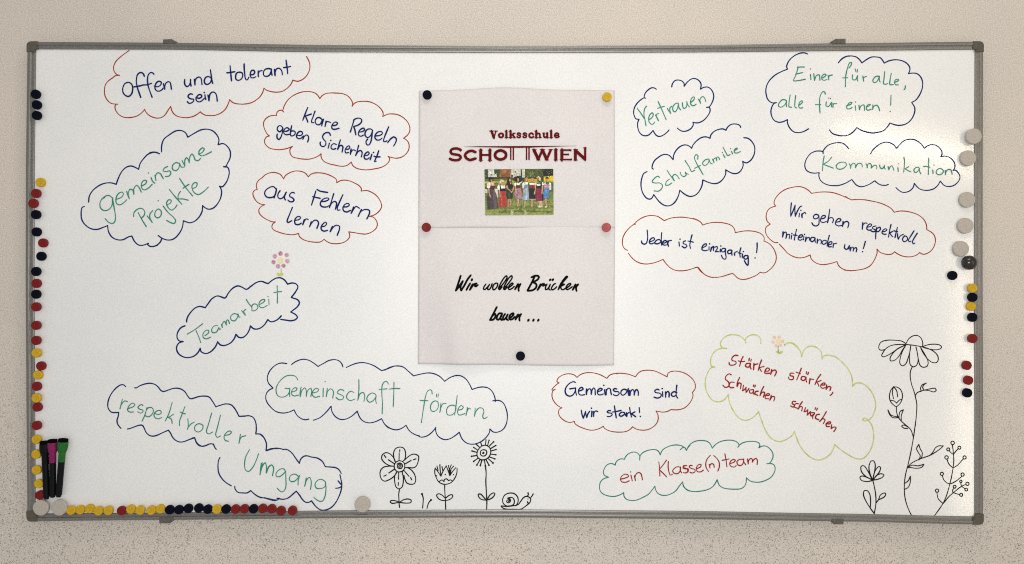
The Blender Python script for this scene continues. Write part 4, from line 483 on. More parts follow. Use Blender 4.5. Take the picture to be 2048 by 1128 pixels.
DOODLES = {
    'daisy_doodle': [
        ('k', '-243.9,-376.9 -247.6,-366.5 -247.6,-356.1 -243.2,-348.6 -235.0,-345.7 -227.6,-347.5 -223.9,-353.1 -222.8,-363.5 -225.3,-372.4 -227.6,-374.6;-225.3,-373.1 -217.2,-365.7 -208.3,-360.8 -200.8,-361.3 -195.6,-365.0 -196.4,-375.4 -200.8,-385.8 -206.8,-389.0 -215.7,-388.7 -224.6,-388.7;-218.7,-388.7 -209.8,-394.7 -203.8,-403.6 -201.6,-414.0 -204.6,-422.2 -212.7,-423.6 -220.1,-420.7 -223.9,-414.0 -226.1,-405.1;-226.8,-394.7 -229.8,-397.7 -227.6,-408.1 -227.6,-418.4 -230.5,-429.6 -236.5,-432.9 -242.4,-429.6 -245.4,-419.9 -246.1,-409.5 -244.7,-403.6 -240.9,-397.7;-241.7,-399.9 -248.4,-408.1 -257.3,-414.0 -266.9,-417.0 -272.9,-413.2 -276.3,-403.6 -275.1,-394.7 -269.2,-388.0 -258.8,-385.8 -248.4,-385.8;-247.6,-385.8 -257.3,-384.0 -267.7,-377.6 -272.9,-369.4 -271.4,-362.0 -264.0,-357.3 -255.8,-359.8 -248.4,-367.2 -244.7,-376.1'),
        ('k', '-235.7,-374.3 -242.4,-376.9 -246.6,-383.5 -245.4,-391.7 -239.5,-397.4 -232.0,-396.9 -226.1,-392.5 -224.6,-385.0 -226.8,-377.6 -235.7,-374.3;-235.0,-384.3 -237.2,-385.8 -235.7,-388.0 -232.8,-386.5 -233.5,-382.1 -238.0,-382.1 -240.2,-386.5 -237.2,-390.2 -232.0,-390.2 -229.4,-385.8 -231.3,-380.6 -235.7,-379.1 -240.9,-381.3'),
        ('k', '-235.0,-351.3 -235.0,-354.6;-236.2,-357.6 -236.5,-373.1;-267.7,-362.7 -264.0,-367.7;-259.1,-372.1 -246.1,-380.6;-268.4,-406.9 -263.2,-403.9;-258.0,-399.9 -246.9,-392.5;-237.2,-398.4 -237.7,-413.2;-237.7,-419.6 -238.3,-426.2;-226.1,-394.7 -215.7,-406.9;-212.4,-409.5 -209.8,-414.3;-223.9,-381.0 -211.2,-373.6;-206.8,-372.4 -201.1,-370.2'),
        ('k', '-235.7,-434.5 -237.2,-445.2 -236.8,-454.1 -236.5,-463.0 -235.3,-471.9;-236.5,-460.8 -245.4,-457.8 -252.8,-457.8 -255.1,-460.0 -251.3,-463.3 -243.9,-462.7 -235.7,-460.8 -226.1,-455.6 -217.2,-454.4 -211.2,-457.1 -212.0,-461.5 -220.1,-463.0 -235.7,-461.5'),
    ],
    'sprout_doodle': [
        ('k', '-188.2,-444.0 -186.0,-452.6 -186.3,-463.0 -187.2,-473.1;-170.1,-456.8 -174.8,-463.0 -178.1,-474.1'),
        ('d', '-188.5,-444.0,2.4;-169.6,-456.5,2.2'),
    ],
    'tulip_doodle': [
        ('k', '-160.7,-389.5 -161.9,-397.7 -159.3,-408.1 -153.3,-418.4 -144.4,-423.2 -135.5,-423.2 -126.6,-419.2 -119.1,-409.5 -115.4,-399.1 -115.0,-389.9;-160.7,-389.9 -154.8,-397.7 -148.9,-406.6! -144.4,-396.2 -137.7,-385.0! -134.0,-394.7 -130.3,-405.4! -125.1,-397.7 -117.7,-388.7;-157.0,-385.8 -154.8,-394.7;-151.1,-382.8 -150.3,-394.7 -148.9,-403.6;-146.6,-386.5 -145.1,-394.7;-133.3,-384.0 -131.0,-394.7 -130.3,-403.6;-127.3,-383.1 -130.3,-391.7 -130.7,-400.6;-122.4,-385.8 -127.3,-391.7 -130.3,-401.4;-131.8,-393.2 -130.3,-403.6 -128.1,-394.7;-152.6,-419.2 -150.3,-416.2 -145.9,-414.7 -142.9,-417.7! -140.7,-413.2 -137.0,-412.2 -132.5,-416.2! -129.5,-414.3 -125.1,-416.2;-142.2,-418.4 -142.9,-417.0'),
        ('k', '-141.1,-423.6 -140.7,-437.8 -139.6,-454.1 -138.8,-475.6;-139.9,-452.6 -145.9,-446.7 -153.3,-443.4 -157.8,-445.9 -154.8,-452.6 -147.4,-457.1 -139.9,-457.4 -131.0,-455.6 -124.3,-449.6 -125.1,-445.5 -131.0,-446.4 -139.2,-452.6'),
        ('f', '-139.9,-465.2 -137.3,-468.9 -138.2,-475.6 -139.3,-475.6'),
        ('d', '-158.1,-405.8,1.5;-139.6,-403.1,1.5;-122.4,-403.3,1.3;-157.0,-385.5,1.2;-150.8,-382.5,1.2;-146.6,-386.1,1.0;-133.3,-384.0,0.9;-127.2,-383.1,1.2;-122.4,-385.8,1.2'),
    ],
    'sun_flower_doodle': [
        ('k', '-54.8,-342.0 -63.0,-343.4 -70.4,-350.9 -73.4,-360.5 -70.4,-368.7 -63.0,-372.4 -54.1,-370.9 -47.4,-365.0 -44.4,-356.1 -46.7,-347.2 -54.8,-342.0;-60.0,-351.3 -65.2,-353.8 -66.0,-360.5 -62.3,-364.2 -56.3,-363.5 -52.9,-358.3 -54.1,-353.1 -60.0,-351.3;-60.8,-356.8 -58.5,-356.8 -59.3,-359.3 -61.5,-359.0 -60.8,-356.8'),
        ('k', '-66.7,-347.2 -74.9,-339.7;-63.3,-343.4 -65.7,-335.3;-55.6,-342.0 -54.5,-331.1;-51.1,-342.4 -48.2,-331.6;-47.4,-343.4 -38.9,-335.0;-44.4,-348.6 -34.0,-342.4;-43.7,-353.8 -33.3,-350.6;-43.7,-360.5 -34.0,-361.7;-46.7,-366.5 -36.3,-370.2;-49.6,-370.2 -40.0,-378.6;-54.1,-372.4 -48.2,-383.5;-57.8,-373.1 -55.6,-385.0;-63.0,-372.4 -66.3,-384.3;-66.7,-371.7 -73.4,-383.1;-71.2,-368.7 -80.1,-375.4;-73.7,-363.2 -84.5,-365.0;-73.4,-356.8 -83.5,-353.8;-71.2,-352.4 -80.1,-346.4'),
        ('d', '-74.9,-339.7,1.6;-65.7,-335.3,1.5;-54.5,-330.8,1.5;-48.0,-331.4,1.6;-38.6,-334.8,1.9;-33.9,-342.4,1.6;-33.2,-350.6,1.6;-33.9,-361.7,1.8;-36.0,-370.2,1.9;-39.8,-378.8,2.1;-48.2,-383.7,1.9;-55.7,-385.2,2.1;-66.3,-384.4,1.9;-73.6,-383.2,1.9;-80.1,-375.5,1.9;-84.7,-365.0,1.9;-83.5,-353.8,1.9;-80.2,-346.3,1.5;-60.0,-357.8,1.5'),
        ('k', '-55.6,-385.0 -54.1,-400.6 -54.8,-417.0 -53.8,-436.3 -52.9,-454.1 -52.6,-464.5 -53.1,-475.6;-53.4,-455.6 -60.0,-449.6 -66.0,-444.0 -70.4,-444.4 -69.7,-449.6 -64.5,-454.8 -53.4,-456.3 -45.2,-454.1 -38.5,-448.9 -36.0,-443.0 -39.2,-441.5 -46.7,-446.7 -53.4,-455.6'),
    ],
    'snail_doodle': [
        ('k', '-3.6,-457.8 -5.8,-455.9 -10.3,-457.1 -11.0,-460.8 -7.3,-462.3 -3.6,-459.3 -4.3,-454.1 -9.5,-452.6;-9.5,-452.6 -3.6,-451.1 2.3,-452.6 4.9,-458.5 3.1,-466.0 -3.6,-468.9 -12.5,-468.6 -18.4,-463.0 -19.6,-455.6 -16.2,-447.4 -9.5,-443.0 -0.6,-441.9 6.8,-444.4 12.0,-451.1 12.7,-460.0 8.3,-468.9;-22.6,-469.4 -11.0,-470.1 0.9,-468.9 12.7,-466.0 18.7,-458.5 24.6,-451.1 30.6,-448.9 36.5,-451.1 39.2,-455.6 36.5,-463.0 29.1,-468.9 18.7,-475.6 3.8,-476.1 -12.5,-475.6 -19.9,-472.7 -22.6,-469.4;32.1,-448.4 34.3,-445.2 33.5,-442.2;39.2,-451.9 42.4,-447.4 44.2,-444.4;32.3,-460.0 32.8,-462.3 35.3,-463.0;-7.3,-459.3 -5.8,-457.8'),
        ('d', '33.7,-441.9,1.8;44.2,-444.1,1.6;33.5,-454.4,1.3'),
        ('f', '28.3,-468.9 32.1,-466.7 34.7,-463.3 31.3,-465.2'),
    ],
    'cone_flower_doodle': [
        ('k', '824.7,-129.6 830.9,-119.0 839.7,-112.9 848.5,-112.0 856.4,-117.3 860.0,-127.0 860.0,-135.8;824.7,-130.9 836.2,-131.9 848.5,-133.7 860.0,-136.1;824.7,-128.7 815.0,-123.4 802.6,-122.0 785.0,-122.0 772.7,-126.1 768.3,-134.0 769.1,-141.1 774.4,-142.8 780.6,-141.4;823.8,-130.9 807.9,-130.9 793.8,-133.1 783.2,-139.3 777.1,-147.3 774.1,-154.3 777.1,-156.6 785.0,-154.3 797.4,-147.3 809.7,-138.4 823.8,-131.4;823.8,-131.9 807.9,-140.2 796.5,-150.8 791.7,-159.6 792.9,-164.9 800.9,-164.0 809.7,-156.1 818.5,-141.1 824.7,-132.3;824.2,-133.1 817.6,-145.5 813.2,-158.7 812.3,-170.2 817.6,-175.5 824.7,-171.1 829.1,-160.5 833.5,-144.6 835.3,-132.6;835.3,-132.6 833.0,-146.4 832.3,-162.2 834.4,-173.7 840.6,-177.6 846.7,-174.6 850.3,-165.8 849.4,-151.7 845.9,-135.8;848.5,-148.1 851.1,-162.2 854.7,-174.6 860.8,-178.5 868.8,-176.4 871.4,-170.2 869.7,-160.5;855.6,-136.7 862.6,-148.1 869.7,-161.4;855.6,-136.7 860.8,-148.1 871.4,-162.2 880.2,-168.4 889.1,-168.4 892.6,-162.2 890.8,-153.4 882.0,-144.6 871.4,-139.3 860.8,-135.8;860.8,-135.8 871.4,-131.4 885.5,-130.2 896.1,-132.3 899.6,-136.3 896.1,-140.2 885.5,-142.0 873.2,-140.2 860.8,-135.8'),
        ('k', '837.9,-178.1 834.4,-186.9 834.0,-199.3 837.0,-215.2 841.4,-227.5 845.0,-241.6 847.6,-255.7 847.1,-273.4 845.9,-287.5 844.1,-303.3;844.1,-239.0 848.5,-231.9 857.3,-228.4 862.6,-226.6 873.2,-227.5 883.8,-230.1 888.2,-226.6 885.5,-222.6 876.7,-223.6 864.4,-226.1;856.4,-227.5 855.6,-222.2 859.1,-215.2 867.5,-211.6! 861.7,-216.0 860.0,-221.3 862.6,-225.7'),
        ('k', '799.1,-218.7 792.9,-227.5 790.3,-239.8 792.9,-250.4 799.1,-257.5 804.4,-260.7 811.5,-255.7 816.8,-245.1 817.3,-234.6 813.2,-224.9 806.2,-220.1 800.0,-219.6;798.2,-220.4 796.5,-231.0 798.8,-244.3;800.0,-220.4 805.3,-227.5 807.6,-240.7;792.9,-247.8 800.9,-249.5 805.3,-253.6! 810.6,-247.8 816.8,-245.1;804.8,-260.7 805.3,-271.6 808.8,-283.1 816.8,-292.8 823.8,-299.5;787.1,-267.7 790.3,-276.9 797.4,-283.9 808.8,-283.9;787.7,-268.9 792.9,-277.8 800.9,-281.3 808.8,-281.8;819.4,-267.7 813.2,-270.7 810.6,-278.6 810.6,-284.8;819.4,-267.7 816.8,-274.2 815.0,-282.2 815.3,-289.2'),
        ('k', '845.4,-290.8 840.9,-323.4 835.5,-354.2 829.1,-383.1 823.7,-404.8 821.5,-426.6 822.2,-446.5 825.5,-462.8 830.9,-477.3 836.0,-487.7;812.8,-289.0 823.7,-299.0 834.6,-308.9 840.0,-323.4;828.8,-303.5 820.1,-299.5 816.1,-301.3 820.1,-305.7 828.2,-306.7;827.3,-388.6 836.4,-379.5 849.0,-372.6 861.7,-367.7 874.4,-363.2 887.0,-356.0 896.1,-349.6 903.0,-343.3! 892.5,-343.3 886.1,-347.8 881.6,-356.0 875.3,-362.9;852.7,-370.5 854.8,-364.1 850.8,-356.9 847.2,-348.7 851.8,-340.0! 854.5,-348.7 859.0,-357.8 857.2,-367.7 850.8,-372.6;828.2,-388.6 838.2,-383.5 849.0,-384.9 862.3,-381.9! 858.1,-387.7 847.2,-390.0 834.6,-388.6 828.2,-388.9;821.5,-422.0 829.1,-416.6 834.2,-406.7! 834.2,-417.5 830.0,-429.3 822.2,-434.2'),
    ],
    'berry_twig_doodle': [
        ('k', '885.2,-488.7 899.7,-468.2 908.8,-450.1 916.9,-422.9 922.3,-397.6 925.1,-375.9 924.2,-357.8 922.3,-341.5;915.1,-352.7 920.5,-358.7 924.2,-361.0! 929.6,-354.2 935.0,-348.7;910.9,-371.4 915.1,-381.3 923.3,-388.2 932.3,-384.0 945.3,-370.1;901.2,-405.8 905.2,-415.7 916.0,-422.6 928.7,-417.5 942.3,-406.7;889.8,-441.1 892.5,-453.7 901.2,-462.8;903.3,-463.7 914.2,-450.1 925.1,-440.7 937.7,-430.2 951.3,-422.9;926.9,-431.1 922.9,-435.6 923.3,-441.1! 932.3,-443.8 937.7,-445.0;939.5,-419.7 941.0,-427.5! 948.6,-432.9'),
        ('o', '922.7,-337.0,3.6;913.5,-350.5,3.1;936.8,-346.9,3.1;909.9,-367.4,3.6;947.7,-367.4,3.3;900.1,-401.6,3.3;943.5,-403.2,3.3;890.1,-436.9,3.4;939.9,-417.5,2.4;953.7,-422.6,3.3;951.3,-434.7,2.9;926.9,-428.7,2.9;940.6,-445.6,3.1'),
    ],
    'fan_flower_doodle': [
        ('k', '754.9,-413.9 748.6,-397.6 747.7,-384.9 752.2,-375.0 757.6,-375.0 760.7,-383.1 759.4,-395.8 755.8,-412.1;754.0,-413.0 744.1,-394.0 736.8,-384.9 731.4,-385.8 731.4,-395.8 740.4,-406.7 753.1,-413.9;755.8,-412.1 760.3,-395.8 767.6,-386.7 771.2,-387.7 770.3,-395.8 764.0,-404.8 756.7,-413.9;756.7,-413.9 764.0,-404.8 773.0,-401.6 778.8,-403.9 774.8,-409.4 764.0,-413.5 755.8,-414.8;754.9,-414.8 742.2,-408.5 733.2,-406.3 728.7,-408.5 731.4,-414.8 742.2,-417.9 755.8,-415.7;755.8,-415.7 759.4,-432.0 761.8,-448.3 761.8,-466.4 758.5,-484.9! 750.4,-473.6 740.4,-457.3 735.9,-444.7 737.7,-437.4 743.1,-436.5 748.6,-442.9 750.9,-457.3 750.4,-471.8;762.2,-462.8 767.6,-455.5 771.2,-446.5 778.4,-442.0 782.4,-442.9 780.3,-449.2 773.0,-453.7 767.6,-455.9'),
    ],
    'pink_flower_doodle': [
        ('D c890a9', '-484.7,59.7,5.1;-496.5,53.8,5.1;-499.3,41.6,4.8;-489.8,33.0,5.1;-478.7,34.2,4.6;-470.1,43.9,5.1;-471.7,56.4,4.7'),
        ('D d8d28c', '-485.0,45.1,6.3'),
        ('F b9bd3c', '-493.1,19.1 -490.1,20.3 -487.1,18.8 -484.7,17.9 -482.6,19.1 -478.7,18.5 -478.7,15.2 -483.5,11.9 -488.3,11.9 -491.9,14.9'),
        ('R a2b05a', '-483.4,27.6 -483.2,24.0 -483.4,17.9'),
        ('R a05c7e', '-484.7,63.2 -481.7,60.2 -484.1,56.6 -487.1,59.0 -485.3,60.8;-499.2,54.7 -496.2,56.6 -493.7,53.5 -496.2,51.1;-501.6,42.1 -499.2,43.9 -496.8,41.5 -499.2,39.1;-492.5,33.6 -489.5,36.0 -487.1,33.0 -489.5,30.0;-481.1,34.8 -478.0,36.6 -475.6,33.6 -478.7,31.8;-472.9,43.9 -469.6,46.3 -467.2,43.9 -470.2,40.9;-474.4,57.2 -471.4,59.0 -469.0,56.0 -472.0,54.1'),
    ],
    'peach_flower_doodle': [
        ('D d9b898', '549.3,-116.4,3.8;559.6,-115.6,3.7;566.5,-124.5,3.8;562.9,-132.3,3.3;553.5,-133.4,3.5;546.8,-125.9,3.7'),
        ('D e0cda0', '558.5,-123.9,5.3'),
        ('R 76872c', '558.2,-133.9 557.1,-138.4 557.9,-145.1'),
        ('F a3b02c', '552.9,-146.2 556.2,-143.4 559.0,-147.3 562.9,-144.5 567.4,-143.4 566.8,-147.9 561.8,-150.1 559.0,-150.7'),
    ],
}
PRINT = {
    'upper_title': [
        ('w4.89', '-42.5,313.8 -37.6,299.8'),
        ('w2.68', '-33.4,313.8 -37.6,299.6'),
        ('w2.05', '-46.8,314.0 -38.5,314.0;-36.2,314.0 -30.3,314.0'),
        ('w3.79', '-22.8,309.1 -26.7,307.1 -27.2,304.3 -25.5,301.6 -22.6,300.7 -19.6,302.0 -18.3,304.7 -19.2,307.9 -22.8,309.1'),
        ('w4.42', '-11.6,314.6 -11.6,300.2;-3.0,314.6 -3.0,300.2'),
        ('w1.89', '-14.7,313.8 -11.7,314.6;-14.7,300.2 -8.4,300.2;-6.2,313.8 -3.4,314.6;-6.4,300.2 0.5,300.2;1.7,309.6 7.1,309.6;3.1,300.2 7.4,300.2'),
        ('w2.52', '-1.9,304.7 5.2,309.5'),
        ('w3.94', '1.1,306.3 5.5,300.4'),
        ('w3.16', '18.1,307.7 15.7,309.5 12.2,309.6 11.2,307.7 13.4,305.7 16.5,304.5 17.6,302.4 15.4,300.6 11.8,300.9 10.5,302.8'),
        ('w3.16', '30.6,307.7 28.2,309.5 24.7,309.6 23.6,307.7 25.8,305.7 29.0,304.5 30.0,302.4 27.8,300.6 24.3,300.9 23.0,302.8'),
        ('w3.63', '44.0,306.9 41.8,309.1 38.6,309.2 35.9,306.3 36.1,302.8 39.0,300.6 42.6,300.8 44.8,302.6'),
        ('w4.42', '50.5,314.6 50.5,300.2'),
        ('w1.89', '47.3,313.8 50.5,314.6;47.5,300.2 53.6,300.2;55.6,300.2 61.1,300.2;63.5,309.6 66.6,309.6;70.2,309.6 73.3,309.6;72.9,300.2 76.1,300.2;78.5,314.0 81.6,314.8;78.5,300.2 84.8,300.2'),
        ('w3.47', '51.3,307.1 54.4,309.2 57.2,308.3 58.0,305.1 58.0,300.2'),
        ('w3.79', '66.4,309.6 66.4,303.2 68.2,301.0 71.0,301.2 73.3,303.2'),
        ('w4.10', '73.3,309.9 73.3,300.2'),
        ('w4.42', '81.6,315.0 81.6,300.2'),
        ('w3.31', '89.0,305.3 96.6,305.5 96.4,308.3 93.5,309.7 90.1,308.1 88.8,304.5 90.3,301.6 94.2,300.6 97.8,302.4'),
    ],
    'upper_logo': [
        ('w5.05', '-106.4,274.4 -111.1,276.7 -117.4,277.7 -124.5,276.1 -127.8,271.6 -124.9,266.9 -117.4,265.1 -109.5,263.3 -106.5,259.0 -109.9,254.6 -117.4,253.1 -124.1,254.2 -129.3,256.4'),
        ('f', '-103.9,276.7 -107.3,270.0 -110.7,274.4;-128.3,259.5 -131.8,253.7 -124.5,253.1'),
        ('w5.36', '-76.3,270.0 -81.9,272.4 -87.5,272.3 -93.8,269.2 -97.6,263.3 -94.6,257.4 -88.2,253.8 -81.9,254.8 -76.0,256.8'),
        ('f', '-73.1,272.0 -76.8,266.6 -79.6,272.4;-77.0,259.7 -73.1,255.0 -79.6,253.7'),
        ('w5.68', '-65.0,274.8 -65.0,252.7;-45.9,274.8 -45.9,252.7'),
        ('w3.94', '-62.2,264.1 -48.4,264.1'),
        ('w1.89', '-68.9,274.4 -61.4,274.4;-68.5,253.1 -61.4,253.1;-49.6,274.4 -42.1,274.4;-49.6,253.1 -42.1,253.1'),
        ('w5.52', '-23.7,273.4 -29.9,271.8 -34.2,268.0 -35.2,264.1 -34.2,260.0 -29.9,256.2 -23.7,254.8 -17.6,256.2 -13.3,260.0 -12.4,264.1 -13.3,268.0 -17.6,271.8 -23.7,273.4'),
        ('f', '-4.0,280.7 -1.1,280.7 -1.1,253.5 -4.0,253.5;1.3,280.7 4.2,280.7 4.2,253.5 1.3,253.5;-101.3,281.3 -69.3,282.3 -6.2,282.6 61.5,282.9 135.6,283.3 135.6,283.0 93.0,281.5 61.5,280.5 37.0,279.1 -6.2,278.9 -37.8,279.7 -69.3,280.5 -101.3,281.0'),
        ('f', '28.8,279.9 31.7,279.9 31.7,253.7 28.8,253.7;33.9,279.9 36.9,279.9 36.9,253.7 33.9,253.7'),
        ('w6.00', '45.7,274.4 54.8,255.0;63.1,274.4 72.2,255.0'),
        ('w4.73', '54.8,255.0 63.2,274.4;72.2,255.0 80.6,274.4'),
        ('w1.89', '42.4,275.1 50.5,275.1;58.5,275.1 68.2,275.1;76.5,275.1 84.2,275.1;51.0,253.7 58.4,253.7;68.4,253.7 76.1,253.7'),
        ('w6.00', '91.1,275.1 91.1,253.5'),
        ('w1.89', '87.5,275.1 94.6,275.1;87.5,253.5 94.6,253.5'),
        ('w6.00', '103.7,274.8 103.7,253.5'),
        ('w3.31', '101.0,274.2 122.3,274.2;104.9,265.1 117.1,265.1;101.0,254.5 123.0,254.5'),
        ('f', '123.4,276.9 123.0,270.6 119.5,273.6;117.9,267.9 117.9,262.4 114.8,265.1;124.6,257.6 124.2,252.1 119.5,254.5'),
        ('w5.68', '131.7,274.4 131.7,254.2'),
        ('w6.00', '132.5,272.8 151.4,255.8'),
        ('w4.42', '152.2,278.7 152.2,253.5'),
        ('w1.89', '128.3,275.1 136.5,275.1;128.6,253.5 135.7,253.5;148.8,278.9 154.8,278.9'),
    ],
    'lower_script': [
        ('w4.70', '-106.6,13.1 -112.5,-5.5 -116.6,-17.7! -109.4,-8.6 -102.3,1.9! -106.9,-10.6 -105.5,-17.5! -99.2,-7.5 -92.1,5.7 -85.7,14.1'),
        ('w4.49', '-87.0,-2.9 -91.0,-9.6 -94.6,-16.5'),
        ('w4.49', '-81.9,-4.5 -84.9,-10.6 -87.5,-16.2! -82.9,-9.6 -78.8,-4.5 -73.7,-2.9! -77.8,-6.5 -75.7,-9.1 -71.1,-6.3'),
        ('w4.29', '-54.3,-4.5 -58.4,-10.6 -58.9,-15.2 -56.3,-15.5 -50.2,-9.6 -46.6,-5.0! -49.7,-10.6 -50.4,-15.2 -47.7,-15.7 -43.6,-10.6 -41.5,-3.5'),
        ('w4.29', '-32.9,-2.4 -38.0,-5.5 -40.0,-13.2 -38.7,-16.2 -34.9,-14.7 -30.3,-8.0 -30.0,-3.5 -32.9,-2.4'),
        ('w4.29', '-27.8,-13.7 -21.6,-7.5 -14.5,1.7 -10.4,9.3 -11.4,12.9 -15.5,9.8 -22.7,-1.4 -27.8,-13.7 -25.7,-15.7 -20.6,-10.1'),
        ('w4.29', '-17.5,-14.2 -10.4,-6.5 -3.3,2.7 0.3,9.3 -0.7,12.9 -5.3,9.8 -12.4,-1.4 -17.3,-13.7 -15.3,-15.7 -9.4,-10.1'),
        ('w4.29', '-7.8,-12.6 -1.2,-7.5 2.4,-3.5 0.8,-2.2 -5.1,-6.5 -7.6,-13.5 -5.1,-15.7 -0.2,-13.5 4.7,-9.4'),
        ('w2.65', '-83.4,6.2 -84.1,3.2;-82.7,5.9 -83.4,3.2'),
        ('w4.49', '12.4,-4.0 9.3,-9.6 6.3,-15.2! 10.4,-9.6 17.7,-4.3! 15.0,-9.6 13.4,-14.7 14.2,-18.3'),
        ('w4.70', '40.5,9.6 47.1,12.7 53.2,12.9 55.8,10.6 53.8,5.7 47.1,1.4 41.5,-0.4! 48.1,-2.4 51.0,-6.5 49.2,-12.4 43.0,-16.9 36.9,-18.0 32.3,-18.3'),
        ('w4.70', '47.1,11.3 41.0,-1.4 32.3,-17.7'),
        ('w4.49', '59.4,-4.5 56.3,-10.6 53.0,-16.7! 57.3,-10.6 61.9,-5.0 66.5,-3.5! 64.0,-6.3 64.7,-7.7 68.4,-5.7'),
        ('w4.29', '72.6,-4.5 69.8,-10.6 69.6,-15.2 71.8,-15.7 77.7,-9.6 79.3,-5.0! 76.9,-10.6 76.9,-14.9 79.3,-16.5'),
        ('w4.29', '90.5,-3.5 88.0,-4.0 84.1,-8.6 81.8,-13.9 83.7,-16.2 88.0,-14.5 92.9,-9.8'),
        ('w4.29', '96.6,-15.2 104.3,-2.4 113.5,8.3 115.5,11.3 113.5,11.9 108.4,6.8 100.2,-5.5 95.9,-15.9! 101.2,-7.5 106.8,-4.3 108.9,-5.0! 101.7,-9.6 103.1,-15.2 106.3,-15.9 110.4,-13.5'),
        ('w4.29', '112.5,-13.2 118.6,-8.6 122.2,-4.3 120.6,-2.9 114.7,-6.7 112.0,-13.5 114.7,-15.7 119.6,-13.7 124.9,-9.8'),
        ('w4.49', '131.9,-5.0 128.8,-10.6 126.2,-16.2! 129.8,-10.6 137.5,-5.0! 133.9,-9.6 133.1,-14.7 134.2,-18.3'),
        ('w4.08', '80.0,5.2 79.0,3.7;85.4,5.7 84.4,3.9'),
        ('w4.49', '12.4,-67.3 9.3,-72.9 7.3,-78.0! 11.4,-71.9 19.0,-66.7! 16.5,-70.8 15.2,-76.8 15.8,-80.2'),
        ('w4.08', '34.7,-78.2 33.6,-80.6;45.0,-78.2 44.0,-80.6;55.2,-78.2 54.2,-80.6'),
        ('w4.70', '-31.6,-51.9 -38.0,-64.7 -45.6,-78.8! -40.0,-78.5 -35.1,-73.7 -34.4,-68.0 -36.1,-65.7 -40.0,-69.8'),
        ('w4.49', '-20.8,-65.2 -26.5,-65.2 -30.6,-70.8 -31.3,-77.3 -28.6,-78.5 -22.9,-71.9 -20.4,-65.2! -23.5,-72.9 -23.0,-77.3 -21.1,-79.2'),
        ('w4.49', '-14.5,-66.2 -18.4,-72.9 -18.6,-77.8 -16.3,-78.0 -11.4,-72.4 -8.9,-67.3! -11.4,-73.9 -10.9,-77.5 -8.2,-79.0'),
        ('w4.49', '-5.3,-75.4 0.8,-70.8 3.4,-66.2 1.9,-64.9 -4.1,-69.0 -5.8,-75.7 -3.0,-78.0 2.9,-75.7 5.7,-72.1'),
    ],
}
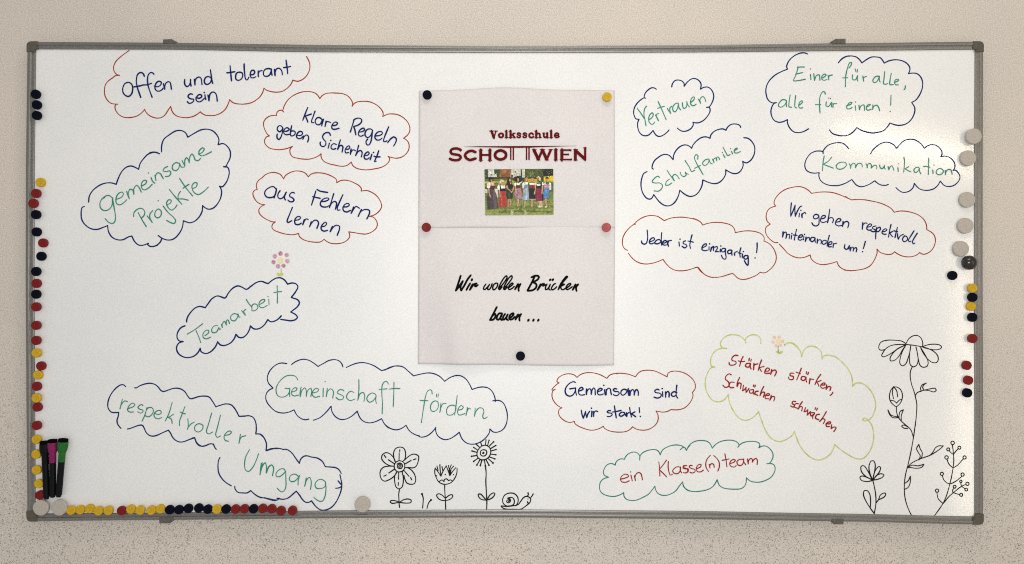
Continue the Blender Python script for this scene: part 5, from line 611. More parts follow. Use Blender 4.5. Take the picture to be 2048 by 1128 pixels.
PHOTO = [
    ('6f7f3a', '-57.3,234.2 85.7,235.3 86.7,140.4 -55.4,139.0'),
    ('35402a', '-57.1,234.0 85.5,235.1 86.0,209.1 -56.3,209.1'),
    ('c9cfc6', '-49.8,233.8 -29.9,234.2 -29.9,218.0 -49.8,218.4'),
    ('55585a', '-44.7,224.2 -40.8,224.2 -40.8,221.6 -44.7,221.6'),
    ('3c4a25', '-37.3,234.2 -24.3,234.4 -25.2,218.4 -31.3,218.2 -32.7,225.9 -36.4,222.1'),
    ('8a5a35', '-24.3,234.2 -2.0,234.4 -2.9,219.4 -11.3,217.9 -26.2,218.4'),
    ('b06a3c', '-20.6,232.4 -11.3,232.8 -12.2,226.8 -19.7,225.9'),
    ('cfcfc0', '-2.0,234.2 19.3,234.4 19.3,221.2 9.1,220.8 -0.2,215.5 -3.4,217.5'),
    ('50543c', '5.4,231.4 7.8,231.4 7.8,227.3 5.4,227.3'),
    ('4a4a36', '-2.0,223.1 2.2,222.6 1.7,216.6 -2.0,216.6'),
    ('c8c8b4', '20.3,234.2 26.8,234.4 26.8,217.5 21.2,217.0'),
    ('2a2c22', '17.9,234.0 20.3,234.0 20.7,212.9 18.9,211.9'),
    ('4c5a2a', '27.2,234.2 63.0,234.8 64.8,218.9 49.1,218.2 27.2,217.3'),
    ('6f7840', '33.3,228.6 42.6,230.5 48.1,223.1 37.0,219.8'),
    ('191b14', '63.0,234.4 85.3,235.0 85.5,222.1 65.8,220.8'),
    ('d8c22a', '65.8,218.9 85.8,221.2 86.0,209.1 65.8,209.0'),
    ('9ea040', '-56.6,212.9 -6.7,215.2 -0.2,212.9 6.3,209.1 6.3,202.6 -56.6,200.3'),
    ('4a5a2c', '-56.6,211.9 -11.3,214.3 -10.4,211.9 -56.6,209.1'),
    ('cfc24a', '-56.6,207.8 -28.0,208.7 -28.0,207.1 -56.6,206.2'),
    ('46552a', '-56.6,204.0 -28.0,205.2 -28.0,203.1 -56.6,202.2'),
    ('c9b52e', '33.3,214.7 52.8,213.8 52.8,207.1 33.3,207.1'),
    ('5c6c34', '-56.6,199.9 7.3,202.2 64.8,206.4 86.2,208.7 86.4,187.8 -56.3,187.8'),
    ('ccc9bb', '-56.6,192.4 -51.2,193.4 -51.0,185.9 -56.4,184.8'),
    ('d2cfc6', '-36.4,194.3 -29.4,193.4 -29.4,175.7 -31.7,175.5'),
    ('80904a', '-55.4,167.4 86.2,172.0 86.4,159.9 -55.1,156.2'),
    ('8e9a52', '-55.1,150.7 86.4,153.4 86.7,140.6 -55.4,139.3'),
    ('66762f', '-28.0,147.9 16.6,150.7 53.7,147.9 85.3,148.8 85.3,145.1 16.6,146.0 -27.1,143.2'),
    ('b5b89a', '-2.9,150.7 3.6,150.7 1.7,139.7 -2.9,139.7'),
    ('a9ae88', '24.0,149.7 29.6,148.8 30.5,140.9 24.9,140.4'),
    ('2a1a14', '-48.4,215.2 -44.7,218.0 -40.1,217.0 -38.7,211.9 -41.0,207.3 -45.7,207.8 -48.0,210.1'),
    ('b98a6c', '-44.7,212.9 -40.6,212.9 -40.6,207.8 -43.8,207.3'),
    ('4a4046', '-46.1,192.4 -37.3,192.4 -31.7,179.4 -28.0,153.4 -50.3,150.7 -52.2,169.2 -50.3,184.1'),
    ('3a3a3c', '-52.2,180.4 -45.7,175.7 -45.7,150.7 -50.8,151.6'),
    ('63565e', '-40.1,191.5 -36.4,190.6 -32.7,174.8 -31.7,153.4 -37.3,152.5'),
    ('e8e6e2', '-52.2,203.6 -47.1,208.2 -43.8,200.8 -46.1,195.7 -52.2,196.1'),
    ('d9b59c', '-46.1,207.8 -40.1,207.3 -35.4,200.8 -42.9,199.9'),
    ('5a1f33', '-45.2,200.8 -35.4,199.9 -36.4,193.4 -39.2,191.5 -45.2,192.4'),
    ('b98a6c', '-49.8,195.7 -47.1,195.7 -46.1,184.1 -42.9,175.7 -46.1,175.7 -49.4,187.8'),
    ('d8cdb4', '-25.7,209.1 -23.4,212.9 -17.8,212.4 -16.4,207.3 -26.2,204.5'),
    ('c08c74', '-23.4,208.7 -17.8,208.7 -17.8,203.1 -20.6,201.7 -23.4,203.6'),
    ('a8382f', '-25.2,188.3 -13.2,188.7 -9.9,156.2 -28.0,155.8 -26.2,174.8'),
    ('c04a40', '-23.4,182.2 -21.5,184.1 -18.7,157.2 -22.4,156.7'),
    ('e8ecf0', '-30.3,198.9 -26.2,203.1 -23.4,197.1 -25.2,191.5 -30.3,192.0'),
    ('f0f0f0', '-23.8,200.8 -15.0,200.8 -13.6,194.3 -22.4,194.3'),
    ('14161c', '-25.7,194.3 -12.7,194.8 -13.2,188.7 -25.2,188.3'),
    ('14161c', '-26.2,203.1 -24.3,202.6 -22.3,194.1 -25.2,193.4'),
    ('c08c74', '-27.6,191.5 -25.2,191.5 -22.9,177.6 -25.7,177.6'),
    ('241610', '-9.4,215.6 -5.7,218.0 -1.6,216.1 -0.6,209.1 -2.9,205.4 -7.6,204.5 -11.3,200.8 -12.2,202.6 -9.4,208.2'),
    ('c99678', '-6.2,214.7 -2.5,214.7 -2.5,209.1 -5.7,208.7'),
    ('26331f', '-11.3,192.4 1.7,191.5 1.7,174.8 -2.9,172.5 -10.4,172.9 -12.2,180.4'),
    ('3c5230', '-7.6,187.8 -4.8,187.8 -2.9,173.4 -6.7,173.1'),
    ('1c1a16', '-11.3,205.4 -2.0,207.3 2.2,200.8 1.2,194.3 -7.6,193.4 -11.3,198.9'),
    ('e0c0a5', '-4.8,206.4 -1.6,206.4 -2.0,202.5'),
    ('c99678', '-12.7,199.9 -9.4,200.8 -7.6,194.3 -0.2,187.8 1.7,193.4 3.1,199.9 4.0,193.4 -0.6,184.8 -3.9,188.7 -11.3,194.3'),
    ('b98a6c', '-8.5,172.5 -5.3,172.5 -6.2,156.2 -8.1,155.8'),
    ('b98a6c', '-4.8,172.5 -2.5,172.5 -1.1,156.7 -3.4,156.7'),
    ('20140f', '7.3,215.6 11.9,218.9 16.6,216.6 17.9,209.1 14.7,206.8 7.3,210.1'),
    ('c99678', '10.5,215.2 14.7,215.2 14.7,209.6 11.9,208.7'),
    ('a87f8f', '7.3,194.3 18.4,195.2 22.1,172.9 16.6,172.9 10.1,172.0 6.3,174.8 4.5,184.1'),
    ('8c5f70', '10.1,191.5 11.9,191.5 11.9,172.5 9.6,172.5'),
    ('eeeeea', '4.0,204.5 7.7,207.3 9.1,202.6 8.2,199.9 4.0,201.3'),
    ('eeeeea', '14.7,206.4 22.1,209.1 19.3,206.2 15.6,203.4'),
    ('f0eeea', '9.1,205.4 16.6,205.4 15.6,201.5 10.1,201.1'),
    ('5f1f22', '8.7,200.8 16.6,201.3 15.6,194.8 8.7,194.8'),
    ('c99678', '5.9,199.9 8.2,199.9 10.1,188.7 11.9,184.1 9.1,183.1 6.3,191.5'),
    ('c99678', '10.5,172.5 14.7,172.9 13.8,157.2 11.4,156.7'),
    ('a57a45', '26.3,215.6 30.0,218.0 32.8,215.6 33.3,206.4 25.8,208.2'),
    ('c99678', '28.2,214.7 31.9,215.2 31.6,210.1 29.1,209.1'),
    ('90a6bb', '25.8,194.8 33.7,195.2 35.6,171.1 22.1,169.7 21.2,174.8 24.0,184.1'),
    ('aebfce', '28.6,193.4 30.9,193.4 31.4,170.6 28.2,170.3'),
    ('eeeef0', '21.2,203.6 24.4,208.2 25.8,200.8 24.0,195.2 21.2,196.1'),
    ('eeeeee', '25.8,207.3 33.3,207.3 32.8,202.6 25.8,201.7'),
    ('7f9bb5', '25.4,201.7 33.7,202.2 33.7,195.2 25.8,194.8'),
    ('c99678', '22.1,195.2 24.4,195.2 25.8,184.1 24.0,183.1'),
    ('d0a58a', '25.8,169.2 28.6,169.2 27.2,154.4 25.8,154.4'),
    ('b08a4c', '38.8,214.7 42.6,217.0 45.8,214.7 45.8,208.2 38.8,207.8'),
    ('c99678', '40.2,214.3 44.4,214.3 43.9,208.7 41.2,208.2'),
    ('1b1b1c', '36.1,194.8 47.7,194.8 49.1,172.9 35.6,172.9'),
    ('d8d8d2', '35.6,172.7 49.1,172.7 49.1,171.8 35.6,171.8'),
    ('eeeeee', '36.1,205.4 47.2,205.9 46.7,202.2 37.0,201.5'),
    ('96262c', '36.5,201.3 47.2,202.2 46.7,195.0 37.0,194.6'),
    ('c99678', '47.2,202.6 50.2,202.6 49.5,191.5 47.7,182.2 44.9,182.2 47.7,192.4'),
    ('c99678', '40.2,171.5 43.9,171.5 43.0,155.8 39.8,155.3'),
    ('d9c79a', '50.4,216.6 54.6,220.3 60.2,216.6 60.7,210.1 56.5,211.0'),
    ('b87a60', '52.3,217.0 56.5,217.5 56.9,211.0 53.2,210.5'),
    ('7d2440', '50.4,195.2 61.6,195.2 63.0,169.2 56.5,168.3 49.1,169.2 49.1,184.1'),
    ('9a3050', '52.8,193.4 54.6,193.4 55.1,168.8 52.8,168.8'),
    ('1a1a2e', '61.6,182.2 65.8,183.1 65.3,169.2 62.7,168.8'),
    ('eeeeee', '46.7,204.5 50.4,207.8 50.9,202.6 47.2,200.8'),
    ('eeeeee', '60.2,207.3 64.8,207.3 65.8,201.7 62.1,200.8'),
    ('f2f0ec', '51.4,203.6 59.3,203.6 58.8,199.9 51.8,199.7'),
    ('17192a', '50.9,199.9 61.6,199.9 61.6,195.0 50.4,195.0'),
    ('17192a', '59.3,207.3 62.1,207.3 62.1,198.9 59.7,198.9'),
    ('c99678', '62.1,200.8 65.3,200.8 63.9,184.1 60.7,182.2'),
    ('c9a28c', '54.6,168.3 63.0,168.8 63.4,158.1 57.4,156.2 58.3,162.7'),
    ('d8cdbb', '52.8,159.0 63.4,158.8 63.4,155.3 55.6,155.1'),
    ('2a1c14', '69.5,216.6 72.3,218.9 76.0,217.0 76.0,212.9 69.9,212.9'),
    ('c99678', '70.9,214.7 75.1,214.7 74.6,209.6 71.8,209.1'),
    ('4a84c4', '66.7,194.3 76.9,195.2 76.4,174.8 65.8,173.9 65.3,184.1'),
    ('6fa4da', '69.5,191.5 71.8,191.5 71.3,174.8 68.6,174.4'),
    ('e4e6f0', '65.8,204.5 69.5,207.8 70.4,202.6 66.7,199.9'),
    ('e4e6f0', '76.9,207.3 81.1,205.4 81.6,191.5 77.8,191.5'),
    ('b58aa0', '66.7,202.6 76.9,203.6 76.9,195.0 66.7,194.1'),
    ('c99678', '68.1,173.4 72.3,173.9 73.2,158.1 70.4,158.1'),
    ('e0d8b0', '68.1,158.1 72.7,158.1 72.7,154.8 68.1,154.8'),
]


# ------------------------------------------------------------------ the wall
WALL_Y = 0.019
bm = bmesh.new()
vs = [bm.verts.new((x, WALL_Y, z)) for x, z in ((-7.0, -3.0), (7.0, -3.0), (7.0, 3.0), (-7.0, 3.0))]
bm.faces.new(vs)
me = bpy.data.meshes.new('wall')
bm.to_mesh(me); bm.free()
me.materials.append(M['wall'])
wall = bpy.data.objects.new('wall', me)
COL.objects.link(wall)
wall['kind'] = 'structure'
wall['label'] = 'beige roughcast plaster wall with dark speckles behind the whiteboard'

# ------------------------------------------------------------------ the whiteboard
board = thing('whiteboard', 'large white board in grey metal frame covered with handwritten clouds', 'whiteboard', (0, WALL_Y, -0.5))


def interp(tab, t):
    for (a, va), (b, vb) in zip(tab, tab[1:]):
        if t <= b:
            u = (t - a) / (b - a)
            u = u * u * (3 - 2 * u) * 0.35 + u * 0.65
            return va + (vb - va) * u
    return tab[-1][1]


HF = 0.0045
TOP_O = [(53, 83.3), (300, 84.6), (700, 90.0), (1024, 91.6), (1350, 90.2), (1700, 85.8), (1968, 82.8)]
TOP_I = [(53, 97.5), (345, 98.3), (630, 103.4), (1024, 104.8), (1350, 104.0), (1700, 100.8), (1968, 98.0)]
BOT_O = [(53, 1042.6), (300, 1040.2), (725, 1035.8), (1024, 1034.8), (1350, 1037.8), (1675, 1042.6), (1968, 1049.2)]
BOT_I = [(53, 1028.2), (300, 1026.6), (725, 1021.4), (1024, 1019.8), (1350, 1022.6), (1675, 1028.2), (1968, 1034.4)]
LEF_O = [(80, 54.6), (340, 51.4), (560, 50.9), (780, 52.2), (1050, 54.4)]
LEF_I = [(80, 70.0), (340, 67.0), (560, 66.4), (780, 67.6), (1050, 69.0)]
RIG_O = [(80, 1966.8), (340, 1965.9), (560, 1965.8), (780, 1966.6), (1050, 1966.6)]
RIG_I = [(80, 1951.6), (340, 1950.6), (560, 1950.4), (780, 1951.2), (1050, 1951.0)]
PROFILE = [(0.0, -0.0185), (0.0, 0.0030), (0.03, 0.0042), (0.09, 0.0048), (0.40, 0.0050), (0.46, 0.0044), (0.49, 0.0030),
           (0.53, 0.0026), (0.60, 0.0030), (0.93, 0.0026), (1.0, 0.0020), (1.0, -0.002)]


def rail(tab_o, tab_i, horizontal, t0, t1, n=40):
    bm = bmesh.new()
    rows = []
    for i in range(n + 1):
        t = t0 + (t1 - t0) * i / n
        o, q = interp(tab_o, t), interp(tab_i, t)
        row = []
        for u, h in PROFILE:
            w = o + (q - o) * u
            p = P(t, w, HF) if horizontal else P(w, t, HF)
            row.append(bm.verts.new((p.x, -h, p.z)))
        rows.append(row)
    for a, b in zip(rows, rows[1:]):
        for k in range(len(PROFILE) - 1):
            bm.faces.new((a[k], a[k + 1], b[k + 1], b[k]))
    bmesh.ops.recalc_face_normals(bm, faces=bm.faces[:])
    # outward side must face the room
    s = sum(f.normal.y * f.calc_area() for f in bm.faces)
    if s > 0:
        bmesh.ops.reverse_faces(bm, faces=bm.faces[:])
    return bm


# the writing surface: one panel whose edge runs under the rails
bm = bmesh.new()
NP = 48
cols = []
for i in range(NP + 1):
    t = 60 + (1959 - 60) * i / NP
    y0 = 0.5 * (interp(TOP_O, t) + interp(TOP_I, t))
    y1 = 0.5 * (interp(BOT_O, t) + interp(BOT_I, t))
    p, q = P(t, y0, 0), P(t, y1, 0)
    cols.append([bm.verts.new((p.x, 0, p.z)), bm.verts.new((q.x, 0, q.z)), bm.verts.new((q.x, 0.012, q.z)), bm.verts.new((p.x, 0.012, p.z))])
for c, d in zip(cols, cols[1:]):
    for k in range(4):
        j = (k + 1) % 4
        bm.faces.new((c[k], c[j], d[j], d[k]))
bm.faces.new(cols[0])
bm.faces.new(cols[-1])
bmesh.ops.recalc_face_normals(bm, faces=bm.faces[:])
surface = child('writing_surface', bm, M['board'], board, board)

for to, ti, hz, t0, t1 in ((TOP_O, TOP_I, True, 74, 1946), (BOT_O, BOT_I, True, 74, 1946),
                           (LEF_O, LEF_I, False, 104, 1022), (RIG_O, RIG_I, False, 104, 1027)):
    child('frame_rail', rail(to, ti, hz, t0, t1), M['alu'], board, board, True)


def corner(cx, cy, sx, sy, wx, wy):
    """L-shaped corner cap; (cx,cy) is the outer corner, sx/sy point inwards."""
    r, L = 9.0, 21.5
    out = []
    for k in range(7):
        an = math.pi / 2 * k / 6
        out.append((r - r * math.cos(an), r - r * math.sin(an)))   # from (0,r) to (r,0)
    shape = [(0.0, L)] + out + [(L, 0.0), (L, wy), (wx + 3, wy), (wx + 1, wy + 1), (wx, wy + 3), (wx, L)]
    bm = bmesh.new()
    top, bot, mid = [], [], []
    cxm, cym = 8.0, 8.0
    for x, y in shape:
        p = P(cx + sx * x, cy + sy * y, HF)
        q = P(cx + sx * (x + (cxm - x) * 0.06), cy + sy * (y + (cym - y) * 0.06), HF)
        bot.append(bm.verts.new((p.x, 0.0183, p.z)))
        mid.append(bm.verts.new((p.x, -0.0050, p.z)))
        top.append(bm.verts.new((q.x, -0.0062, q.z)))
    n = len(shape)
    for i in range(n):
        j = (i + 1) % n
        bm.faces.new((bot[i], bot[j], mid[j], mid[i]))
        bm.faces.new((mid[i], mid[j], top[j], top[i]))
    bm.faces.new(top)
    bmesh.ops.recalc_face_normals(bm, faces=bm.faces[:])
    return bm


for c in ((53.6, 82.6, 1, 1, 15.8, 15.4), (1967.4, 82.4, -1, 1, 15.6, 15.8), (53.2, 1043.0, 1, -1, 15.8, 15.2), (1967.2, 1049.4, -1, -1, 16.0, 15.6)):
    child('corner_cap', corner(*c), M['corner'], board, board)


def clip(poly):
    bm = bmesh.new()
    lo, hi, rim = [], [], []
    cx = sum(p[0] for p in poly) / len(poly)
    cy = sum(p[1] for p in poly) / len(poly)
    for x, y in poly:
        p, q = P(x, y, 0.004), P(x + (cx - x) * 0.08, y + (cy - y) * 0.12, 0.004)
        lo.append(bm.verts.new((p.x, 0.0183, p.z)))
        rim.append(bm.verts.new((p.x, -0.0056, p.z)))
        hi.append(bm.verts.new((q.x, -0.0064, q.z)))
    n = len(poly)
    for i in range(n):
        j = (i + 1) % n
        bm.faces.new((lo[i], lo[j], rim[j], rim[i]))
        bm.faces.new((rim[i], rim[j], hi[j], hi[i]))
    bm.faces.new(hi)
    bmesh.ops.recalc_face_normals(bm, faces=bm.faces[:])
    return bm


for poly in ([(327, 79.3), (344, 78.6), (354, 84), (354, 88), (327, 88)],
             [(1664, 82), (1671, 78), (1690.5, 78), (1690.5, 88), (1664, 88)],
             [(319.5, 1046), (341, 1046), (347, 1041), (347, 1034), (319.5, 1034)],
             [(1663, 1042), (1667.5, 1047.8), (1686.5, 1047.8), (1686.5, 1037), (1663, 1037)]):
    child('wall_clip', clip(poly), M['clip'], board, board)


# ------------------------------------------------------------------ strokes
def parse(s):
    """'x,y x,y! x,y' -> list of smooth runs; '!' marks a sharp corner."""
    runs, run = [], []
    for tok in s.split():
        c = tok.endswith('!')
        x, y = (float(q) / 1000 for q in tok.rstrip('!').split(',')[:2])
        run.append((x, y))
        if c:
            runs.append(run)
            run = [(x, y)]
    if len(run) > 1 or not runs:
        runs.append(run)
    return [r for r in runs if len(r) > 1 or len(runs) == 1]


def spline(pts, step=0.0011):
    if len(pts) == 1:
        return pts
    if len(pts) == 2:
        (x0, y0), (x1, y1) = pts
        n = max(2, int(math.hypot(x1 - x0, y1 - y0) / step / 2))
        return [(x0 + (x1 - x0) * i / n, y0 + (y1 - y0) * i / n) for i in range(n + 1)]
    closed = math.hypot(pts[0][0] - pts[-1][0], pts[0][1] - pts[-1][1]) < 0.0004
    if closed:
        ext = [pts[-2]] + pts + [pts[1]]
    else:
        ext = [(2 * pts[0][0] - pts[1][0], 2 * pts[0][1] - pts[1][1])] + pts + [(2 * pts[-1][0] - pts[-2][0], 2 * pts[-1][1] - pts[-2][1])]
    out = []
    for i in range(1, len(ext) - 2):
        p0, p1, p2, p3 = (Vector(q) for q in ext[i - 1:i + 3])
        d = [max(1e-6, (b - a).length) ** 0.5 for a, b in ((p0, p1), (p1, p2), (p2, p3))]
        m1 = (p2 - p1) + d[1] * ((p1 - p0) / d[0] - (p2 - p0) / (d[0] + d[1]))
        m2 = (p2 - p1) + d[1] * ((p3 - p2) / d[2] - (p3 - p1) / (d[1] + d[2]))
        n = max(3, int((p2 - p1).length / step))
        for k in range(n):
            t = k / n
            a = 2 * t ** 3 - 3 * t * t + 1
            b = t ** 3 - 2 * t * t + t
            c = -2 * t ** 3 + 3 * t * t
            e = t ** 3 - t * t
            q = a * p1 + b * m1 + c * p2 + e * m2
            out.append((q.x, q.y))
    out.append(pts[-1])
    return out


class Inker:
    """Collects the strokes of one drawing in one mesh lying on a surface."""

    def __init__(self, height=lambda x, z: 0.0, h0=0.00015):
        self.bm = bmesh.new()
        self.h = h0
        self.h0 = h0
        self.f = height

    def v(self, x, z, extra=0.0):
        return self.bm.verts.new((x, -(self.f(x, z) + self.h + extra), z))

    def next(self):
        self.h += 1.2e-5
        if self.h > self.h0 + 0.00075:
            self.h = self.h0

    def disc(self, x, z, r, n=14):
        self.next()
        vs = [self.v(x + r * math.cos(2 * math.pi * k / n), z + r * math.sin(2 * math.pi * k / n)) for k in range(n)]
        self.bm.faces.new(vs)

    def ring(self, x, z, r, w):
        pts = [(x + r * math.cos(2 * math.pi * k / 22), z + r * math.sin(2 * math.pi * k / 22)) for k in range(23)]
        self.ribbon(pts, w)

    def poly(self, pts):
        self.next()
        vs = [self.v(x, z) for x, z in pts]
        if sum(a[0] * b[1] - b[0] * a[1] for a, b in zip(pts, pts[1:] + pts[:1])) < 0:
            vs.reverse()
        self.bm.faces.new(vs)

    def ribbon(self, pts, w, vary=0.0):
        self.next()
        if len(pts) == 1:
            self.disc(pts[0][0], pts[0][1], w * 0.62, 10)
            return
        n = len(pts)
        ph = random.uniform(0, 6.28)
        f1 = random.uniform(0.10, 0.22)
        L, R = [], []
        for i, (x, z) in enumerate(pts):
            a = pts[max(0, i - 1)]
            b = pts[min(n - 1, i + 1)]
            dx, dz = b[0] - a[0], b[1] - a[1]
            l = math.hypot(dx, dz) or 1e-9
            nx, nz = -dz / l, dx / l
            hw = w / 2 * (1 + vary * math.sin(ph + i * f1))
            e = i * 4e-7
            L.append(self.v(x + nx * hw, z + nz * hw, e))
            R.append(self.v(x - nx * hw, z - nz * hw, e))
        for i in range(n - 1):
            try:
                self.bm.faces.new((R[i], R[i + 1], L[i + 1], L[i]))
            except ValueError:
                pass
        for (c, nb, A, B) in ((pts[0], pts[1], L[0], R[0]), (pts[-1], pts[-2], R[-1], L[-1])):
            dx, dz = c[0] - nb[0], c[1] - nb[1]
            base = math.atan2(dz, dx)
            r = (A.co - B.co).length / 2
            e = 0.0 if c is pts[0] else (n - 1) * 4e-7
            mids = [self.v(c[0] + r * math.cos(base + an), c[1] + r * math.sin(base + an), e) for an in (-0.9, -0.3, 0.3, 0.9)]
            seq = [B] + mids + [A]
            try:
                self.bm.faces.new(seq)
            except ValueError:
                pass

    def strokes(self, body, w, vary=0.12):
        for s in body.split(';'):
            for run in parse(s):
                self.ribbon(spline(run), w, vary)

    def done(self):
        # every drawn face looks into the room
        for f in self.bm.faces:
            f.normal_update()
            if f.normal.y > 0:
                f.normal_flip()
        return self.bm


# cloud key -> (outline ink, outline width mm, lettering ink, lettering width mm, label)
STYLE = {
    'offen': ('red', 2.1, 'navy', 3.0, 'thin red cloud around the navy words offen und tolerant sein'),
    'regeln': ('red', 2.0, 'navy', 2.9, 'thin red cloud around the navy words klare Regeln geben Sicherheit'),
    'projekte': ('blue', 2.6, 'green', 2.3, 'dark blue cloud around the green words gemeinsame Projekte'),
    'fehlern': ('red', 2.0, 'navy', 2.9, 'thin red cloud around the navy words aus Fehlern lernen'),
    'teamarbeit': ('blue', 2.8, 'green', 2.1, 'dark blue cloud around the green word Teamarbeit'),
    'umgang': ('blue', 2.5, 'green', 2.1, 'long dark blue cloud around the green words respektvoller Umgang'),
    'foerdern': ('blue', 2.2, 'green', 2.0, 'dark blue cloud around the green words Gemeinschaft fördern'),
    'vertrauen': ('blue', 2.4, 'green', 2.2, 'small dark blue cloud around the green word Vertrauen'),
    'einer': ('blue', 2.4, 'green', 2.2, 'dark blue cloud around the green words Einer für alle, alle für einen'),
    'schulfamilie': ('blue', 2.5, 'green', 2.1, 'slanted dark blue cloud around the green word Schulfamilie'),
    'kommunikation': ('blue', 2.2, 'green', 2.0, 'dark blue cloud around the green word Kommunikation'),
    'jeder': ('red', 1.9, 'navy', 2.7, 'thin red cloud around the navy words Jeder ist einzigartig'),
    'gehen': ('red', 1.9, 'navy', 2.55, 'thin red cloud around the navy words Wir gehen respektvoll miteinander um'),
    'sind': ('red', 1.9, 'navy', 2.9, 'thin red cloud around the navy words Gemeinsam sind wir stark'),
    'team': ('teal', 2.0, 'crimson', 2.2, 'teal cloud around the red words ein Klasse(n)team'),
    'staerken': ('lime', 2.3, 'crimson', 2.6, 'pale lime cloud around the red words Stärken stärken, Schwächen schwächen'),
}
def words_of(items, gap):
    """Groups strokes [(width, runs)] into words: strokes closer than gap belong together."""
    boxes = []
    for w, runs in items:
        xs = [p[0] for q in runs for p in q]
        zs = [p[1] for q in runs for p in q]
        boxes.append([min(xs), max(xs), min(zs), max(zs)])
    lab = list(range(len(items)))

    def root(i):
        while lab[i] != i:
            i = lab[i]
        return i
    for i in range(len(items)):
        for j in range(i):
            a, b = boxes[i], boxes[j]
            dx = max(a[0] - b[1], b[0] - a[1], 0)
            dz = max(a[2] - b[3], b[2] - a[3], 0)
            if math.hypot(dx, dz * 1.6) < gap:
                lab[root(i)] = root(j)
    out = {}
    for i, it in enumerate(items):
        out.setdefault(root(i), []).append(it)
    return list(out.values())


for key, rows in CLOUDS.items():
    oc, ow, lc, lw, lab = STYLE[key]
    A = Inker()
    items = []
    for kind, body in rows:
        if kind == 'c':
            A.strokes(body, ow / 1000 * 1.08)
        else:
            items += [(lw / 1000, [spline(run) for run in parse(t)]) for t in body.split(';')]
    co = child('cloud_drawing', A.done(), M[oc], board, board, False, lab)
    for word in words_of(items, 0.0125):
        B = Inker(h0=0.00055)
        for w, runs in word:
            for run in runs:
                B.ribbon(run, w, 0.15)
        child('lettering', B.done(), M[lc], co, board)

DOODLE_NAMES = {
    'daisy_doodle': ('flower_drawing', 'black drawn flower with six oval petals and a spiral centre'),
    'sprout_doodle': ('sprout_drawing', 'two short black drawn sprouts with dot heads'),
    'tulip_doodle': ('flower_drawing', 'black drawn tulip with dots and a zigzag rim'),
    'sun_flower_doodle': ('flower_drawing', 'black drawn round flower with radiating dot-tipped stamens'),
    'snail_doodle': ('snail_drawing', 'black drawn smiling snail with spiral shell'),
    'cone_flower_doodle': ('flower_drawing', 'tall black drawn coneflower with drooping petals'),
    'berry_twig_doodle': ('twig_drawing', 'black drawn twig with open round berries'),
    'fan_flower_doodle': ('flower_drawing', 'small black drawn flower with five fanned petals and two leaves'),
    'pink_flower_doodle': ('flower_drawing', 'small pastel pink flower with yellow centre'),
    'peach_flower_doodle': ('flower_drawing', 'tiny pastel peach flower with green stem'),
}


def pastel(hexc):
    k = 'pastel_' + hexc
    if k not in M:
        c = hexcol(hexc)
        M[k] = ink(k, c, tuple(0.45 * q + 0.40 for q in c))
    return M[k]


for key, rows in DOODLES.items():
    nm, lab = DOODLE_NAMES[key]
    groups = {}
    w = {'daisy_doodle': 2.1, 'sun_flower_doodle': 2.2, 'snail_doodle': 2.2, 'tulip_doodle': 2.0, 'sprout_doodle': 2.2,
         'cone_flower_doodle': 1.8, 'berry_twig_doodle': 1.8, 'fan_flower_doodle': 2.1}.get(key, 1.4) / 1000
    for kind, body in rows:
        kk, _, colr = kind.partition(' ')
        I = groups.setdefault(colr, Inker())
        if kk in 'kR':
            I.strokes(body, w * 1.15)
        else:
            for s in body.split(';'):
                if kk in ('f', 'F'):
                    I.poly([tuple(float(q) / 1000 for q in t.split(',')[:2]) for t in s.split()])
                else:
                    for t in s.split():
                        x, y, r = (float(q) / 1000 for q in t.split(','))
                        if kk == 'o':
                            I.ring(x, y, r, 0.0022)
                        else:
                            I.disc(x, y, r, 18)
    first = None
    for q, (colr, I) in enumerate(groups.items()):
        for v in I.bm.verts:
            v.co.y -= 0.00025 * q
        if first is None:
            first = child(nm, I.done(), M['black'] if not colr else pastel(colr), board, board, False, lab)
        else:
            part = {'d8d28c': 'flower_centre', 'e0cda0': 'flower_centre', 'b9bd3c': 'leaf', 'a3b02c': 'leaf',
                    'a2b05a': 'stem', '76872c': 'stem', 'a05c7e': 'petal_swirl'}[colr]
            child(part, I.done(), pastel(colr), first, board)


# ------------------------------------------------------------------ the two paper sheets
def sm(a, b, x):
    t = min(1.0, max(0.0, (x - a) / (b - a)))
    return t * t * (3 - 2 * t)


def px_of(x, z):
    return x * PXM + 1024, 564 - z * PXM


def paper_h(x, z):
    """How far the paper stands off the board: it bulges between its magnets and curls back at the sides."""
    px, py = px_of(x, z)
    u = (px - 837) / 392.0
    h = 0.0012
    if py < 456:
        t = (py - 180) / 276.0
        h += 0.0095 * sm(0.0, 0.22, u) * sm(1.0, 0.82, u) * (0.25 + 0.75 * math.sin(math.pi * min(1, max(0, t))) ** 0.7)
        h += 0.0035 * math.exp(-((u - 0.45) / 0.16) ** 2) * sm(0.35, 0.0, t)
    else:
        t = (py - 456) / 274.0
        h += 0.0115 * sm(0.0, 0.20, u) * sm(1.0, 0.80, u) * (0.2065 + 0.7935 * math.sin(math.pi * min(1, max(0, t * 0.92))) ** 0.7)
        h += 0.0090 * sm(0.10, 0.22, u) * sm(0.40, 0.22, u) * sm(0.4, 1.0, t)
    return h


